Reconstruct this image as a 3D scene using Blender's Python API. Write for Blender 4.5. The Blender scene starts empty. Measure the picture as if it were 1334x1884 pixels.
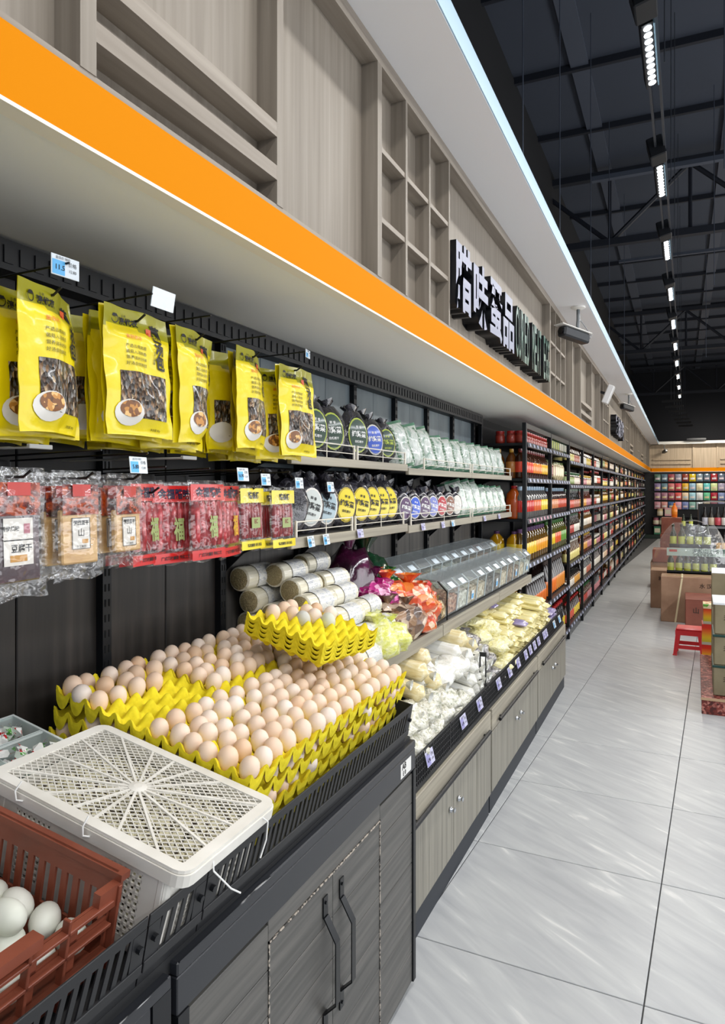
import bpy, bmesh, math, random
from math import pi, sin, cos, sqrt, radians as R
from mathutils import Vector, Matrix, Euler, noise

SC = bpy.context.scene
COL = SC.collection
random.seed(7)

# ---------------------------------------------------------------- camera
H = 1.60                                   # lens height above the floor
cam_d = bpy.data.cameras.new('camera')
cam = bpy.data.objects.new('camera', cam_d); COL.objects.link(cam)
cam.location = (0, 0, H)
cam.rotation_euler = (R(90), 0, R(24.26))
cam_d.sensor_fit = 'HORIZONTAL'; cam_d.sensor_width = 36.0
cam_d.lens = 36.0 * 1300 / 1334
cam_d.shift_y = -42 / 1334
cam_d.clip_start = 0.05; cam_d.clip_end = 100
SC.camera = cam

# ---------------------------------------------------------------- world, lights, exposure
w = bpy.data.worlds.new('hall_air'); SC.world = w; w.use_nodes = True
w.node_tree.nodes['Background'].inputs[0].default_value = (0.75, 0.85, 1.0, 1)
w.node_tree.nodes['Background'].inputs[1].default_value = 0.55
SC.view_settings.view_transform = 'Standard'
SC.view_settings.look = 'None'
SC.view_settings.exposure = 0.0
SC.view_settings.gamma = 1.0
SC.view_settings.use_curve_mapping = False

def area(name, loc, rot, sx, sy, power, col=(1, 1, 1)):
    l = bpy.data.lights.new(name, 'AREA'); l.shape = 'RECTANGLE'
    l.size = sx; l.size_y = sy; l.energy = power; l.color = col
    o = bpy.data.objects.new(name, l); COL.objects.link(o)
    o.location = loc; o.rotation_euler = rot
    return o
# the glow of the visible track over the aisle and of the next tracks to the right
area('track_glow', (-0.08, 4.5, 3.50), (0, R(-14), 0), 0.12, 9.0, 105, (1.0, 0.98, 0.95))
area('track_glow', (-0.03, 15.5, 3.50), (0, R(-14), 0), 0.12, 12.0, 125, (1.0, 0.93, 0.82))
area('track_glow', (2.9, 3.0, 3.50), (0, R(14), 0), 0.15, 9.0, 185, (0.95, 0.97, 1.0))
area('track_glow', (2.9, 15.0, 3.50), (0, R(10), 0), 0.15, 13.0, 190, (1.0, 0.93, 0.83))
area('track_glow', (1.6, -1.6, 3.50), (0, R(8), 0), 0.15, 5.0, 70, (1.0, 0.97, 0.93))
area('added_side_fill', (4.6, 6.0, 1.9), (0, R(108), 0), 1.6, 12.0, 240, (0.95, 0.97, 1.0))  # unseen side fill, added to brighten the soffit and the overhang underside
area('added_side_fill', (4.6, 17.0, 1.9), (0, R(108), 0), 1.6, 10.0, 150, (1.0, 0.92, 0.80))  # same added fill for the far half, warmer
area('wall_washer_lamp', (0.9, 24.0, 3.4), (R(35), 0, 0), 1.0, 0.1, 40, (1.0, 0.92, 0.8))

# ---------------------------------------------------------------- materials
MATS = {}
def srgb(c):
    return tuple((x / 12.92 if x <= 0.04045 else ((x + 0.055) / 1.055) ** 2.4) for x in c[:3]) + (1,)
def hexc(h): return srgb([int(h[i:i + 2], 16) / 255 for i in (0, 2, 4)])
def mat(name, col='808080', rough=0.5, metal=0.0, emit=None, es=0.0, coat=0.0, bump=0.0, bscale=60, spec=None):
    if name in MATS: return MATS[name]
    m = bpy.data.materials.new(name); m.use_nodes = True
    nt = m.node_tree; b = nt.nodes['Principled BSDF']
    b.inputs['Base Color'].default_value = hexc(col)
    b.inputs['Roughness'].default_value = rough; b.inputs['Metallic'].default_value = metal
    if spec is not None: b.inputs['Specular IOR Level'].default_value = spec
    if coat: b.inputs['Coat Weight'].default_value = coat; b.inputs['Coat Roughness'].default_value = 0.08
    if emit: b.inputs['Emission Color'].default_value = hexc(emit); b.inputs['Emission Strength'].default_value = es
    if bump:
        tc = nt.nodes.new('ShaderNodeTexCoord')
        n = nt.nodes.new('ShaderNodeTexNoise'); n.inputs['Scale'].default_value = bscale; n.inputs['Detail'].default_value = 3
        bp = nt.nodes.new('ShaderNodeBump'); bp.inputs['Strength'].default_value = bump; bp.inputs['Distance'].default_value = 0.01
        nt.links.new(tc.outputs['Object'], n.inputs['Vector']); nt.links.new(n.outputs[0], bp.inputs['Height'])
        nt.links.new(bp.outputs[0], b.inputs['Normal'])
    MATS[name] = m; return m
def ramp(nt, stops, interp='LINEAR'):
    r = nt.nodes.new('ShaderNodeValToRGB'); r.color_ramp.interpolation = interp
    el = r.color_ramp.elements
    while len(el) < len(stops): el.new(0.5)
    for e, (p, c) in zip(el, stops): e.position = p; e.color = hexc(c)
    return r
def noisy(name, stops, scale=(10, 10, 10), detail=4, rough=0.5, kind='noise', bump=0.0, coat=0.0, rnd=True, nscale=1.0, interp='LINEAR', dist=0.0, metal=0.0, world=False, bdist=0.01, spec=None):
    """procedural colour: stretched noise / voronoi through a ramp; random offset per object"""
    if name in MATS: return MATS[name]
    m = bpy.data.materials.new(name); m.use_nodes = True; nt = m.node_tree; b = nt.nodes['Principled BSDF']
    b.inputs['Roughness'].default_value = rough; b.inputs['Metallic'].default_value = metal
    if spec is not None: b.inputs['Specular IOR Level'].default_value = spec
    if coat: b.inputs['Coat Weight'].default_value = coat; b.inputs['Coat Roughness'].default_value = 0.08
    if world:
        tc = nt.nodes.new('ShaderNodeNewGeometry'); out = tc.outputs['Position']
    else:
        tc = nt.nodes.new('ShaderNodeTexCoord'); out = tc.outputs['Object']
    mp = nt.nodes.new('ShaderNodeMapping'); mp.inputs['Scale'].default_value = scale
    nt.links.new(out, mp.inputs['Vector'])
    vec = mp.outputs[0]
    if rnd:
        oi = nt.nodes.new('ShaderNodeObjectInfo'); ml = nt.nodes.new('ShaderNodeMath'); ml.operation = 'MULTIPLY'; ml.inputs[1].default_value = 37.0
        ad = nt.nodes.new('ShaderNodeVectorMath'); ad.operation = 'ADD'
        nt.links.new(oi.outputs['Random'], ml.inputs[0]); nt.links.new(vec, ad.inputs[0]); nt.links.new(ml.outputs[0], ad.inputs[1]); vec = ad.outputs[0]
    if kind == 'noise':
        n = nt.nodes.new('ShaderNodeTexNoise'); n.inputs['Scale'].default_value = nscale; n.inputs['Detail'].default_value = detail; n.inputs['Distortion'].default_value = dist; fac = n.outputs[0]
    else:
        n = nt.nodes.new('ShaderNodeTexVoronoi'); n.inputs['Scale'].default_value = nscale
        if kind == 'voro':
            sp = nt.nodes.new('ShaderNodeSeparateColor'); nt.links.new(n.outputs['Color'], sp.inputs[0]); fac = sp.outputs[0]
        else: fac = n.outputs['Distance']
    nt.links.new(vec, n.inputs['Vector'])
    r = ramp(nt, stops, interp); nt.links.new(fac, r.inputs[0]); nt.links.new(r.outputs[0], b.inputs['Base Color'])
    if bump:
        bp = nt.nodes.new('ShaderNodeBump'); bp.inputs['Strength'].default_value = bump; bp.inputs['Distance'].default_value = bdist
        nt.links.new(n.outputs['Distance'] if kind != 'noise' else fac, bp.inputs['Height']); nt.links.new(bp.outputs[0], b.inputs['Normal'])
    MATS[name] = m; return m
def per_object(name, cols, rough=0.5, coat=0.0, speck=0.0):
    """solid colour picked from a ramp by the object's random number"""
    if name in MATS: return MATS[name]
    m = bpy.data.materials.new(name); m.use_nodes = True; nt = m.node_tree; b = nt.nodes['Principled BSDF']
    b.inputs['Roughness'].default_value = rough
    if coat: b.inputs['Coat Weight'].default_value = coat
    oi = nt.nodes.new('ShaderNodeObjectInfo'); n = len(cols)
    r = ramp(nt, [(i / max(1, n - 1), c) for i, c in enumerate(cols)]); nt.links.new(oi.outputs['Random'], r.inputs[0])
    nt.links.new(r.outputs[0], b.inputs['Base Color'])
    MATS[name] = m; return m
def film(name, tint='ffffff', gloss=0.16, rough=0.12, haze=0.05, bump=0.6, bscale=35):
    """thin clear plastic: mostly transparent, some gloss and a little milkiness"""
    if name in MATS: return MATS[name]
    m = bpy.data.materials.new(name); m.use_nodes = True; nt = m.node_tree; nt.nodes.remove(nt.nodes['Principled BSDF'])
    out = nt.nodes['Material Output']
    tr = nt.nodes.new('ShaderNodeBsdfTransparent'); tr.inputs[0].default_value = hexc(tint)
    gl = nt.nodes.new('ShaderNodeBsdfGlossy'); gl.inputs['Roughness'].default_value = rough
    df = nt.nodes.new('ShaderNodeBsdfDiffuse'); df.inputs[0].default_value = hexc(tint)
    m1 = nt.nodes.new('ShaderNodeMixShader'); m1.inputs[0].default_value = haze
    m2 = nt.nodes.new('ShaderNodeMixShader'); m2.inputs[0].default_value = gloss
    nt.links.new(tr.outputs[0], m1.inputs[1]); nt.links.new(df.outputs[0], m1.inputs[2])
    nt.links.new(m1.outputs[0], m2.inputs[1]); nt.links.new(gl.outputs[0], m2.inputs[2])
    if bump:
        tc = nt.nodes.new('ShaderNodeTexCoord'); n = nt.nodes.new('ShaderNodeTexNoise'); n.inputs['Scale'].default_value = bscale; n.inputs['Detail'].default_value = 2
        bp = nt.nodes.new('ShaderNodeBump'); bp.inputs['Strength'].default_value = bump; bp.inputs['Distance'].default_value = 0.02
        nt.links.new(tc.outputs['Object'], n.inputs['Vector']); nt.links.new(n.outputs[0], bp.inputs['Height']); nt.links.new(bp.outputs[0], gl.inputs['Normal'])
    nt.links.new(m2.outputs[0], out.inputs['Surface'])
    MATS[name] = m; return m

# ---------------------------------------------------------------- mesh builder
class MB:
    def __init__(s): s.v = []; s.f = []; s.m = []
    def add(s, vs, fs, m=0):
        o = len(s.v); s.v += [tuple(x) for x in vs]; s.f += [tuple(i + o for i in f) for f in fs]
        s.m += (m if isinstance(m, list) else [m] * len(fs)); return s
    def box(s, x0, x1, y0, y1, z0, z1, m=0, M=None):
        vs = [(x, y, z) for z in (z0, z1) for y in (y0, y1) for x in (x0, x1)]
        if M is not None: vs = [M @ Vector(v) for v in vs]
        return s.add(vs, [(0, 2, 3, 1), (4, 5, 7, 6), (0, 1, 5, 4), (2, 6, 7, 3), (0, 4, 6, 2), (1, 3, 7, 5)], m)
    def bbox(s, x0, x1, y0, y1, z0, z1, c=0.004, m=0):
        """box with chamfered edges"""
        xs = (x0, x0 + c, x1 - c, x1); ys = (y0, y0 + c, y1 - c, y1); zs = (z0, z0 + c, z1 - c, z1)
        bm = bmesh.new(); r = bmesh.ops.create_cube(bm, size=1)
        for v in bm.verts: v.co = ((x0 + x1) / 2 + v.co.x * (x1 - x0), (y0 + y1) / 2 + v.co.y * (y1 - y0), (z0 + z1) / 2 + v.co.z * (z1 - z0))
        bmesh.ops.bevel(bm, geom=bm.edges[:] , offset=c, segments=1, affect='EDGES')
        bm.verts.index_update()
        s.add([v.co.copy() for v in bm.verts], [tuple(v.index for v in f.verts) for f in bm.faces], m); bm.free(); return s
    def cyl(s, p0, p1, r, seg=8, m=0, r2=None, caps=True):
        p0 = Vector(p0); p1 = Vector(p1); d = (p1 - p0).normalized(); r2 = r if r2 is None else r2
        u = d.orthogonal().normalized(); v = d.cross(u); vs = []
        for p, rr in ((p0, r), (p1, r2)):
            for i in range(seg): a = 2 * pi * i / seg; vs.append(p + (u * cos(a) + v * sin(a)) * rr)
        fs = [(i, (i + 1) % seg, seg + (i + 1) % seg, seg + i) for i in range(seg)]
        if caps: fs += [tuple(range(seg - 1, -1, -1)), tuple(range(seg, 2 * seg))]
        return s.add(vs, fs, m)
    def tube(s, pts, r, seg=6, m=0):
        pts = [Vector(p) for p in pts]; vs = []; n = len(pts); u = None
        for i, p in enumerate(pts):
            d = (pts[min(i + 1, n - 1)] - pts[max(i - 1, 0)]).normalized()
            u = d.orthogonal().normalized() if u is None else (u - d * u.dot(d)).normalized(); v = d.cross(u)
            rr = r[i] if isinstance(r, (list, tuple)) else r
            for k in range(seg): a = 2 * pi * k / seg; vs.append(p + (u * cos(a) + v * sin(a)) * rr)
        fs = [(i * seg + k, i * seg + (k + 1) % seg, (i + 1) * seg + (k + 1) % seg, (i + 1) * seg + k) for i in range(n - 1) for k in range(seg)]
        fs += [tuple(range(seg - 1, -1, -1)), tuple(range((n - 1) * seg, n * seg))]
        return s.add(vs, fs, m)
    def lathe(s, prof, seg=12, mi=None, o=(0, 0, 0), sx=1, sy=1):
        vs = [(o[0] + r * cos(2 * pi * k / seg) * sx, o[1] + r * sin(2 * pi * k / seg) * sy, o[2] + z) for r, z in prof for k in range(seg)]
        fs = []; ms = []
        for i in range(len(prof) - 1):
            for k in range(seg):
                fs.append((i * seg + k, i * seg + (k + 1) % seg, (i + 1) * seg + (k + 1) % seg, (i + 1) * seg + k)); ms.append(mi[i] if mi else 0)
        fs.append(tuple(range(seg - 1, -1, -1))); ms.append(mi[0] if mi else 0)
        fs.append(tuple(range((len(prof) - 1) * seg, len(prof) * seg))); ms.append(mi[-1] if mi else 0)
        return s.add(vs, fs, ms)
    def grid(s, nu, nv, fn, m=0, mf=None):
        vs = [fn(i / nu, j / nv) for j in range(nv + 1) for i in range(nu + 1)]; fs = []; ms = []
        for j in range(nv):
            for i in range(nu):
                a = j * (nu + 1) + i; fs.append((a, a + 1, a + nu + 2, a + nu + 1)); ms.append(mf((i + .5) / nu, (j + .5) / nv) if mf else m)
        return s.add(vs, fs, ms)
    def prism(s, poly, y0, y1, m=0, axis='y'):
        """poly of (x,z) extruded along y (or (x,y) along z, or (y,z) along x)"""
        n = len(poly)
        def P(a, b, t): return (a, t, b) if axis == 'y' else ((a, b, t) if axis == 'z' else (t, a, b))
        vs = [P(a, b, y0) for a, b in poly] + [P(a, b, y1) for a, b in poly]
        fs = [tuple(range(n)), tuple(range(2 * n - 1, n - 1, -1))] + [(i, i + n, (i + 1) % n + n, (i + 1) % n) for i in range(n)]
        return s.add(vs, fs, m)
    def warp(s, fn): s.v = [tuple(fn(Vector(p))) for p in s.v]; return s
    def mesh(s, name, smooth=False, mats=()):
        me = bpy.data.meshes.new(name); me.from_pydata(s.v, [], s.f)
        for x in mats: me.materials.append(x)
        me.polygons.foreach_set('material_index', s.m if mats else [0] * len(s.f))
        bm = bmesh.new(); bm.from_mesh(me); bmesh.ops.recalc_face_normals(bm, faces=bm.faces)
        bm.to_mesh(me); bm.free()
        if smooth:
            me.polygons.foreach_set('use_smooth', [True] * len(me.polygons))
            if smooth != 'all':
                try: me.set_sharp_from_angle(angle=R(45))
                except Exception: pass
        me.update(); return me

def put(name, me, mats=(), parent=None, loc=(0, 0, 0), rot=(0, 0, 0), smooth=False, scale=None):
    """link a mesh (or an MB) as one object"""
    if isinstance(me, MB): me = me.mesh(name, smooth, mats if isinstance(mats, (list, tuple)) else (mats,))
    elif mats and not me.materials:
        for x in (mats if isinstance(mats, (list, tuple)) else (mats,)): me.materials.append(x)
    o = bpy.data.objects.new(name, me); COL.objects.link(o)
    o.location = loc; o.rotation_euler = rot
    if scale is not None: o.scale = scale if isinstance(scale, (list, tuple)) else (scale,) * 3
    if parent is not None: o.parent = parent
    return o
def tag(o, label=None, cat=None, group=None, kind=None):
    if label: o['label'] = label
    if cat: o['category'] = cat
    if group: o['group'] = group
    if kind: o['kind'] = kind
    return o
def thing(name, label, cat, loc=(0, 0, 0), rot=(0, 0, 0), group=None):
    o = bpy.data.objects.new(name, None); o.empty_display_size = 0.05; COL.objects.link(o)
    o.location = loc; o.rotation_euler = rot
    return tag(o, label, cat, group)
def struct(name, label=None, loc=(0, 0, 0), rot=(0, 0, 0)):
    o = bpy.data.objects.new(name, None); COL.objects.link(o); o.location = loc; o.rotation_euler = rot
    return tag(o, label, None, None, 'structure')
def dup(root, loc=None, rot=None, label=None, group=None, scale=None, keep=None):
    r = root.copy(); COL.objects.link(r)
    if loc is not None: r.location = loc
    if rot is not None: r.rotation_euler = rot
    if scale is not None: r.scale = scale if isinstance(scale, (list, tuple)) else (scale,) * 3
    if label: r['label'] = label
    if group: r['group'] = group
    for ch in list(KIDS.get(root.name, root.children)):
        if keep and ch.name.split('.')[0] not in keep: continue
        c = ch.copy(); COL.objects.link(c); c.parent = r
        for g in list(ch.children):
            d = g.copy(); COL.objects.link(d); d.parent = c
    return r
KIDS = {}
def recolor(o, mats):
    """object-linked materials so that shared meshes can differ in colour"""
    for i, m in enumerate(mats):
        if m is not None and i < len(o.material_slots): o.material_slots[i].link = 'OBJECT'; o.material_slots[i].material = m
TXT = {}
def text_verts(s, size=1.0, bold=0.0, sx=1.0):
    """flat filled lettering as (verts2d, faces), centred on the origin, cap height about size"""
    k = (s, size, bold, sx)
    if k in TXT: return TXT[k]
    cu = bpy.data.curves.new('lettering', 'FONT'); cu.body = s; cu.size = size; cu.align_x = 'CENTER'; cu.align_y = 'CENTER'; cu.offset = bold * size
    cu.resolution_u = 2
    ob = bpy.data.objects.new('lettering', cu); COL.objects.link(ob)
    bpy.context.view_layer.update()
    me = bpy.data.meshes.new_from_object(ob.evaluated_get(bpy.context.evaluated_depsgraph_get()))
    vs = [(v.co.x * sx, v.co.y) for v in me.vertices]; fs = [tuple(p.vertices) for p in me.polygons]
    bpy.data.objects.remove(ob); bpy.data.curves.remove(cu); bpy.data.meshes.remove(me)
    if vs:
        cx = (min(v[0] for v in vs) + max(v[0] for v in vs)) / 2; cy = (min(v[1] for v in vs) + max(v[1] for v in vs)) / 2
        vs = [(a - cx, b - cy) for a, b in vs]
    TXT[k] = (vs, fs); return TXT[k]
def letters(mb, s, y, z, size, surf, m=0, bold=0.0, sx=1.0, rot=0.0):
    """print lettering on a surface facing +X: surf(y,z) gives x"""
    vs, fs = text_verts(s, size, bold, sx); ca, sa = cos(rot), sin(rot)
    P = [(y + a * ca - b * sa, z + a * sa + b * ca) for a, b in vs]
    return mb.add([(surf(a, b), a, b) for a, b in P], fs, m)
FLAT = lambda x: (lambda y, z: x)

# shared materials
BLK = mat('black_metal', '17191d', 0.42, 0.3)
BLK2 = mat('black_plastic', '1b1c1f', 0.5)
STEEL = mat('bright_steel', 'c9ccd0', 0.25, 1.0)
WHITE = mat('white_paint', 'e8e6e0', 0.6)
INK = mat('black_ink', '141414', 0.5)
WINK = mat('white_ink', 'f2f2ee', 0.5)
RINK = mat('red_ink', 'c8201c', 0.45)
GINK = mat('green_ink', '1f7a3a', 0.45)
CLEAR = film('clear_bag_film', 'ffffff', 0.14, 0.1, 0.05)
# ================================================================ the setting
FW = H - H
tile_m = noisy('grey_stone_tile', [(0.0, '9b9da0'), (0.38, 'b0b2b4'), (0.52, 'b7b9ba'), (0.64, 'bfc1c1'), (0.72, 'd6d6d4')], (2.6, 17, 1), 8, 0.36, nscale=1.0, dist=0.9, bump=0.05, spec=0.35)
nt = tile_m.node_tree; mp = [n for n in nt.nodes if n.type == 'MAPPING'][0]
mr = nt.nodes.new('ShaderNodeMapping'); mr.inputs['Rotation'].default_value = (0, 0, R(33))
nt.links.new(mp.inputs['Vector'].links[0].from_socket, mr.inputs['Vector']); nt.links.new(mr.outputs[0], mp.inputs['Vector'])
grout = mat('dark_grout', '4c4d4e', 0.9)
# floor: base plus rotated grid of tiles
fl = tag(put('floor', MB().box(-1.7, 6, -3, 27, -0.06, -0.006), grout), 'light grey stone floor tiles with thin dark joints', kind='structure')
tmesh = MB().bbox(-0.3828, 0.3828, -0.3757, 0.3757, -0.012, 0.0, 0.0015).mesh('tile', False, [tile_m])
ta = R(-2.48); n = 0
for i in range(-2, 4):
    for j in range(-5, 31):
        lx = (i + 0.5) * 0.770; ly = (j + 0.5) * 0.756
        x = -0.0723 + lx * cos(ta) - ly * sin(ta); y = 3.11 + lx * sin(ta) + ly * cos(ta)
        if x < -1.45 or x > 2.4 or y > 26: continue
        put('floor_tile', tmesh, parent=fl, loc=(x, y, 0), rot=(0, 0, ta))
def ordn(n): return ['first', 'second', 'third', 'fourth', 'fifth', 'sixth', 'seventh', 'eighth', 'ninth', 'tenth', 'eleventh', 'twelfth', 'thirteenth', 'fourteenth', 'fifteenth', 'sixteenth', 'seventeenth', 'eighteenth', 'nineteenth', 'twentieth'][n]
ROOF = mat('dark_roof_sheet', '3a404c', 0.8)
STL = mat('dark_roof_steel', '181c26', 0.6)
STL2 = mat('dark_grey_conduit', '474d59', 0.6)
ce = tag(put('ceiling', MB().box(-1.8, 9, -3, 27, 5.62, 5.68), ROOF), 'dark unlit roof sheeting high above the trusses', kind='structure')
y = 0.6
while y < 26:                                         # purlins
    put('purlin', MB().box(-1.8, 9, y, y + 0.045, 5.555, 5.62), STL, ce); y += 1.26
for x in (-0.95, 0.42, 2.0, 3.6): put('roof_sheet_rib', MB().box(x, x + 0.16, -3, 27, 5.58, 5.625), STL2, ce)
put('roof_light_rail', MB().box(-0.9, 3, 8.15, 8.22, 5.0, 5.05), STL2, ce)
put('roof_light_rail', MB().box(-0.9, 3, 11.9, 11.96, 5.2, 5.24), STL2, ce)
for k, yy in enumerate((9.2, 16.75, 24.4)):           # trusses
    t = tag(thing('roof_truss', ['nearest dark steel roof truss with diagonal braces', 'middle dark steel roof truss with diagonal braces', 'farthest dark steel roof truss near the back wall'][k], 'truss', (0, yy, 4.6)), group='roof trusses')
    put('top_chord', MB().box(-1.8, 9, -0.05, 0.05, 0.84, 0.92), STL, t)
    put('bottom_chord', MB().box(-1.8, 9, -0.05, 0.05, 0, 0.08), STL, t)
    for q in range(-1, 5):
        xt = 0.1 + 1.8 * q
        put('diagonal', MB().cyl((xt, 0, 0.86), (xt - 0.9, 0, 0.04), 0.028, 6), STL, t)
        put('diagonal', MB().cyl((xt, 0, 0.86), (xt + 0.9, 0, 0.04), 0.028, 6), STL, t)
        put('upright', MB().cyl((xt, 0, 0.86), (xt, 0, 0.04), 0.022, 6), STL, t)
        if q < 4: put('upright', MB().cyl((xt + 0.9, 0, 0.86), (xt + 0.9, 0, 0.04), 0.022, 6), STL, t)
for k, (x, y) in enumerate(((-0.72, 3.55), (-0.70, 4.6), (-0.69, 6.2), (-0.71, 8.1), (-0.7, 10.2), (0.25, 5.0), (0.3, 7.8), (0.35, 12))):
    tag(put('ceiling_hanger_rod', MB().cyl((x, y, 3.15 if x < 0 else 3.62), (x, y, 5.6), 0.004, 5), STL2), 'thin hanger rod below the dark roof, %s counted from the nearest' % ordn(k), 'rod', 'thin hanger rods below the roof')

# left wall (back of the shelving)
plank_m = noisy('black_brown_wood', [(0.25, '191614'), (0.5, '2a2623'), (0.7, '3b3531')], (26, 26, 1.6), 5, 0.45, bump=0.1)
lit_plank = noisy('lit_plank_blue_grey', [(0.3, '5f6a70'), (0.7, '79858a')], (8, 8, 1.2), 3, 0.4)  # upper planks: the light on them is put into this blue-grey colour
mid_plank = noisy('dark_grey_wood', [(0.25, '3c3a38'), (0.5, '4e4b48'), (0.7, '605b56')], (26, 26, 1.6), 5, 0.5, bump=0.08)
wl = tag(put('wall_left', MB().box(-1.60, -1.485, -3, 27, 0, 5.6), mat('dark_backing', '1a1a1c', 0.7)), 'dark wall behind the shelving with vertical wooden planks', kind='structure')
P27 = MB().bbox(-0.012, 0.012, -0.133, 0.133, 0, 1.0, 0.003).mesh('plank')
k = -9
while True:
    yy = 2.02 + 0.2703 * (k + 0.5)
    if yy > 5.36: break
    shelf_bay = yy > 2.02
    put('plank', P27.copy() if False else bpy.data.meshes.get('plank_a') or MB().bbox(-0.012, 0.012, -0.1335, 0.1335, 0, 1.0, 0.0025).mesh('plank_a', False, [plank_m]), (), wl, (-1.471, yy, 0.60), scale=(1, 1, 0.98 if not shelf_bay else 1.08)) if not shelf_bay else \
        put('plank', bpy.data.meshes.get('plank_b') or MB().bbox(-0.012, 0.012, -0.1335, 0.1335, 0, 1.0, 0.0025).mesh('plank_b', False, [mid_plank]), (), wl, (-1.471, yy, 0.60), scale=(1, 1, 1.08))
    put('plank', bpy.data.meshes.get('plank_c' if shelf_bay else 'plank_d') or MB().bbox(-0.012, 0.012, -0.1335, 0.1335, 0, 1.0, 0.0025).mesh('plank_c' if shelf_bay else 'plank_d', False, [lit_plank if shelf_bay else mat('black_board', '131315', 0.6)]), (), wl, (-1.471, yy, 1.685 if shelf_bay else 1.585), scale=(1, 1, 0.44 if shelf_bay else 0.54))
    k += 1
# slotted uprights on the wall
up = MB().box(-0.012, 0.012, -0.016, 0.016, 0, 1.46)
for q in range(34):
    for s in (-1, 1): up.box(0.012, 0.0135, s * 0.007 - 0.002, s * 0.007 + 0.002, 0.03 + q * 0.042, 0.05 + q * 0.042, 1)
upm = up.mesh('slotted_upright', False, [BLK, mat('slot_shadow', '050506', 0.9)])
yy = 2.02 - 4 * 0.5405
while yy < 5.4:
    put('slotted_upright', upm, (), wl, (-1.447, yy, 0.66)); yy += 0.5405
# rear black header beam under the soffit, serrated holder strip
hb = MB().box(-1.46, -1.40, -1, 5.38, 2.10, 2.17)
for q in range(150): hb.box(-1.40, -1.396, -1 + q * 0.0425, -0.975 + q * 0.0425, 2.115, 2.155)
put('header_beam', hb, BLK2, wl)

# far wall
fwd = noisy('pale_oak_laminate', [(0.25, 'a8977f'), (0.5, 'b9a78f'), (0.75, 'c6b59c')], (40, 40, 1.5), 4, 0.5, rnd=True)
OAK = noisy('ash_grey_oak', [(0.25, '776e63'), (0.5, '877e72'), (0.75, '958c80')], (45, 45, 1.4), 4, 0.5)
OAKH = noisy('ash_grey_oak_along', [(0.25, '81776b'), (0.5, '90867a'), (0.75, '9e9487')], (45, 1.4, 45), 4, 0.5)
ORANGE = mat('orange_band_paint', 'd98400', 0.8, spec=0.1)
wb = tag(put('wall_back', MB().box(-1.6, 9, 25.9, 26.05, 0, 5.6), mat('dark_wall', '14161d', 0.8)), 'back wall with pale wood fascia above an orange band', kind='structure')
put('fascia_board', MB().box(-0.975, 6, 25.50, 25.9, 2.30, 3.10), fwd, wb)
put('orange_band', MB().box(-0.9, 6, 25.46, 25.52, 2.177, 2.30), ORANGE, wb)
put('soffit', MB().box(-1.4, 6, 25.40, 25.9, 2.165, 2.177), WHITE, wb)
put('overhang', MB().box(-0.9, 6, 25.1, 25.9, 3.07, 3.155), WHITE, wb)
for x in (0.35, 1.05, 2.2):
    put('frame_post', MB().box(x, x + 0.05, 25.44, 25.5, 2.3, 3.07), fwd, wb)
for x0, x1 in ((-0.85, 0.30), (1.15, 2.2)):
    for z in (2.42, 2.56): put('frame_rail', MB().box(x0, x1, 25.44, 25.5, z, z + 0.04), fwd, wb)
wr = tag(put('wall_right', MB().box(9, 9.1, -3, 27, 0, 5.6), mat('dark_wall')), 'far side wall of the hall', kind='structure')

# soffit, orange band, wood fascia, white overhang along the left wall
SOF = mat('soffit_paint', 'fbf9f2', 0.7)
Y0, Y1 = -1.2, 25.5
t1 = tag(put('trim_1', MB().box(-1.485, -0.918, Y0, Y1, 2.177, 2.20), SOF), 'white soffit underside over the shelving', kind='structure')
t2 = tag(put('trim_2', MB().box(-0.95, -0.9155, Y0, Y1, 2.181, 2.297), ORANGE), 'orange painted band running along the fascia', kind='structure')
put('bottom_edge_bead', MB().box(-0.95, -0.9135, Y0, Y1, 2.175, 2.1815), mat('edge_white', 'fbf3e4', 0.5), t2)
t3 = tag(put('trim_3', MB().box(-1.49, -0.975, Y0, Y1, 2.297, 3.07), OAK), 'pale grey oak fascia with projecting frames', kind='structure')
put('ledge', MB().box(-0.975, -0.9175, Y0, Y1, 2.2975, 2.3085), OAKH, t3)
put('header_rail', MB().box(-0.975, -0.9155, Y0, Y1, 3.02, 3.0695), OAKH, t3)
post_w = {}
def post(y, wdt=0.036, z0=2.3085, z1=3.02): put('frame_post', MB().box(-0.975, -0.9155, y, y + wdt, z0, z1), OAK, t3)
def rail(y0, y1, z, hh=0.036, depth=0.0): put('frame_rail', MB().box(-0.975, -0.9158 - depth, y0, y1, z, z + hh), OAKH, t3)
def seq(yy):
    post(yy); 
post(0.883); post(1.515, 0.03); rail(0.919, 1.515, 2.476); rail(0.919, 1.515, 2.369)
post(-0.2); rail(-0.164, 0.883, 2.72)
def lattice(ya, n, pitch=0.262, w0=0.036):
    post(ya, w0)
    for q in range(1, n + 1): post(ya + q * pitch, 0.018)
    for z in (2.50, 2.736):
        for q in range(n): rail(ya + (w0 if q == 0 else q * pitch + 0.018), ya + (q + 1) * pitch, z, 0.018, 0.003)
lattice(2.154, 3)
lattice(5.53, 3); post(6.75); post(7.35); rail(7.386, 8.3, 2.476); rail(7.386, 8.3, 2.369); post(8.3); post(9.2)
lattice(9.6, 3); lattice(13.6, 3); post(14.9); rail(14.94, 15.9, 2.476); rail(14.94, 15.9, 2.369); post(15.9); post(16.8); lattice(17.6, 3); post(19.2); rail(19.24, 20.3, 2.476); post(20.3); rail(19.24, 20.3, 2.369); lattice(21.4, 3); post(23.2); post(24.3)
OVER = mat('overhang_white', 'f2f2f4', 0.6)
put_t4 = tag(put('trim_4', MB().box(-1.49, -0.673, Y0, 25.45, 3.07, 3.155), OVER), 'white overhanging ledge above the wooden fascia', kind='structure')
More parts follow.
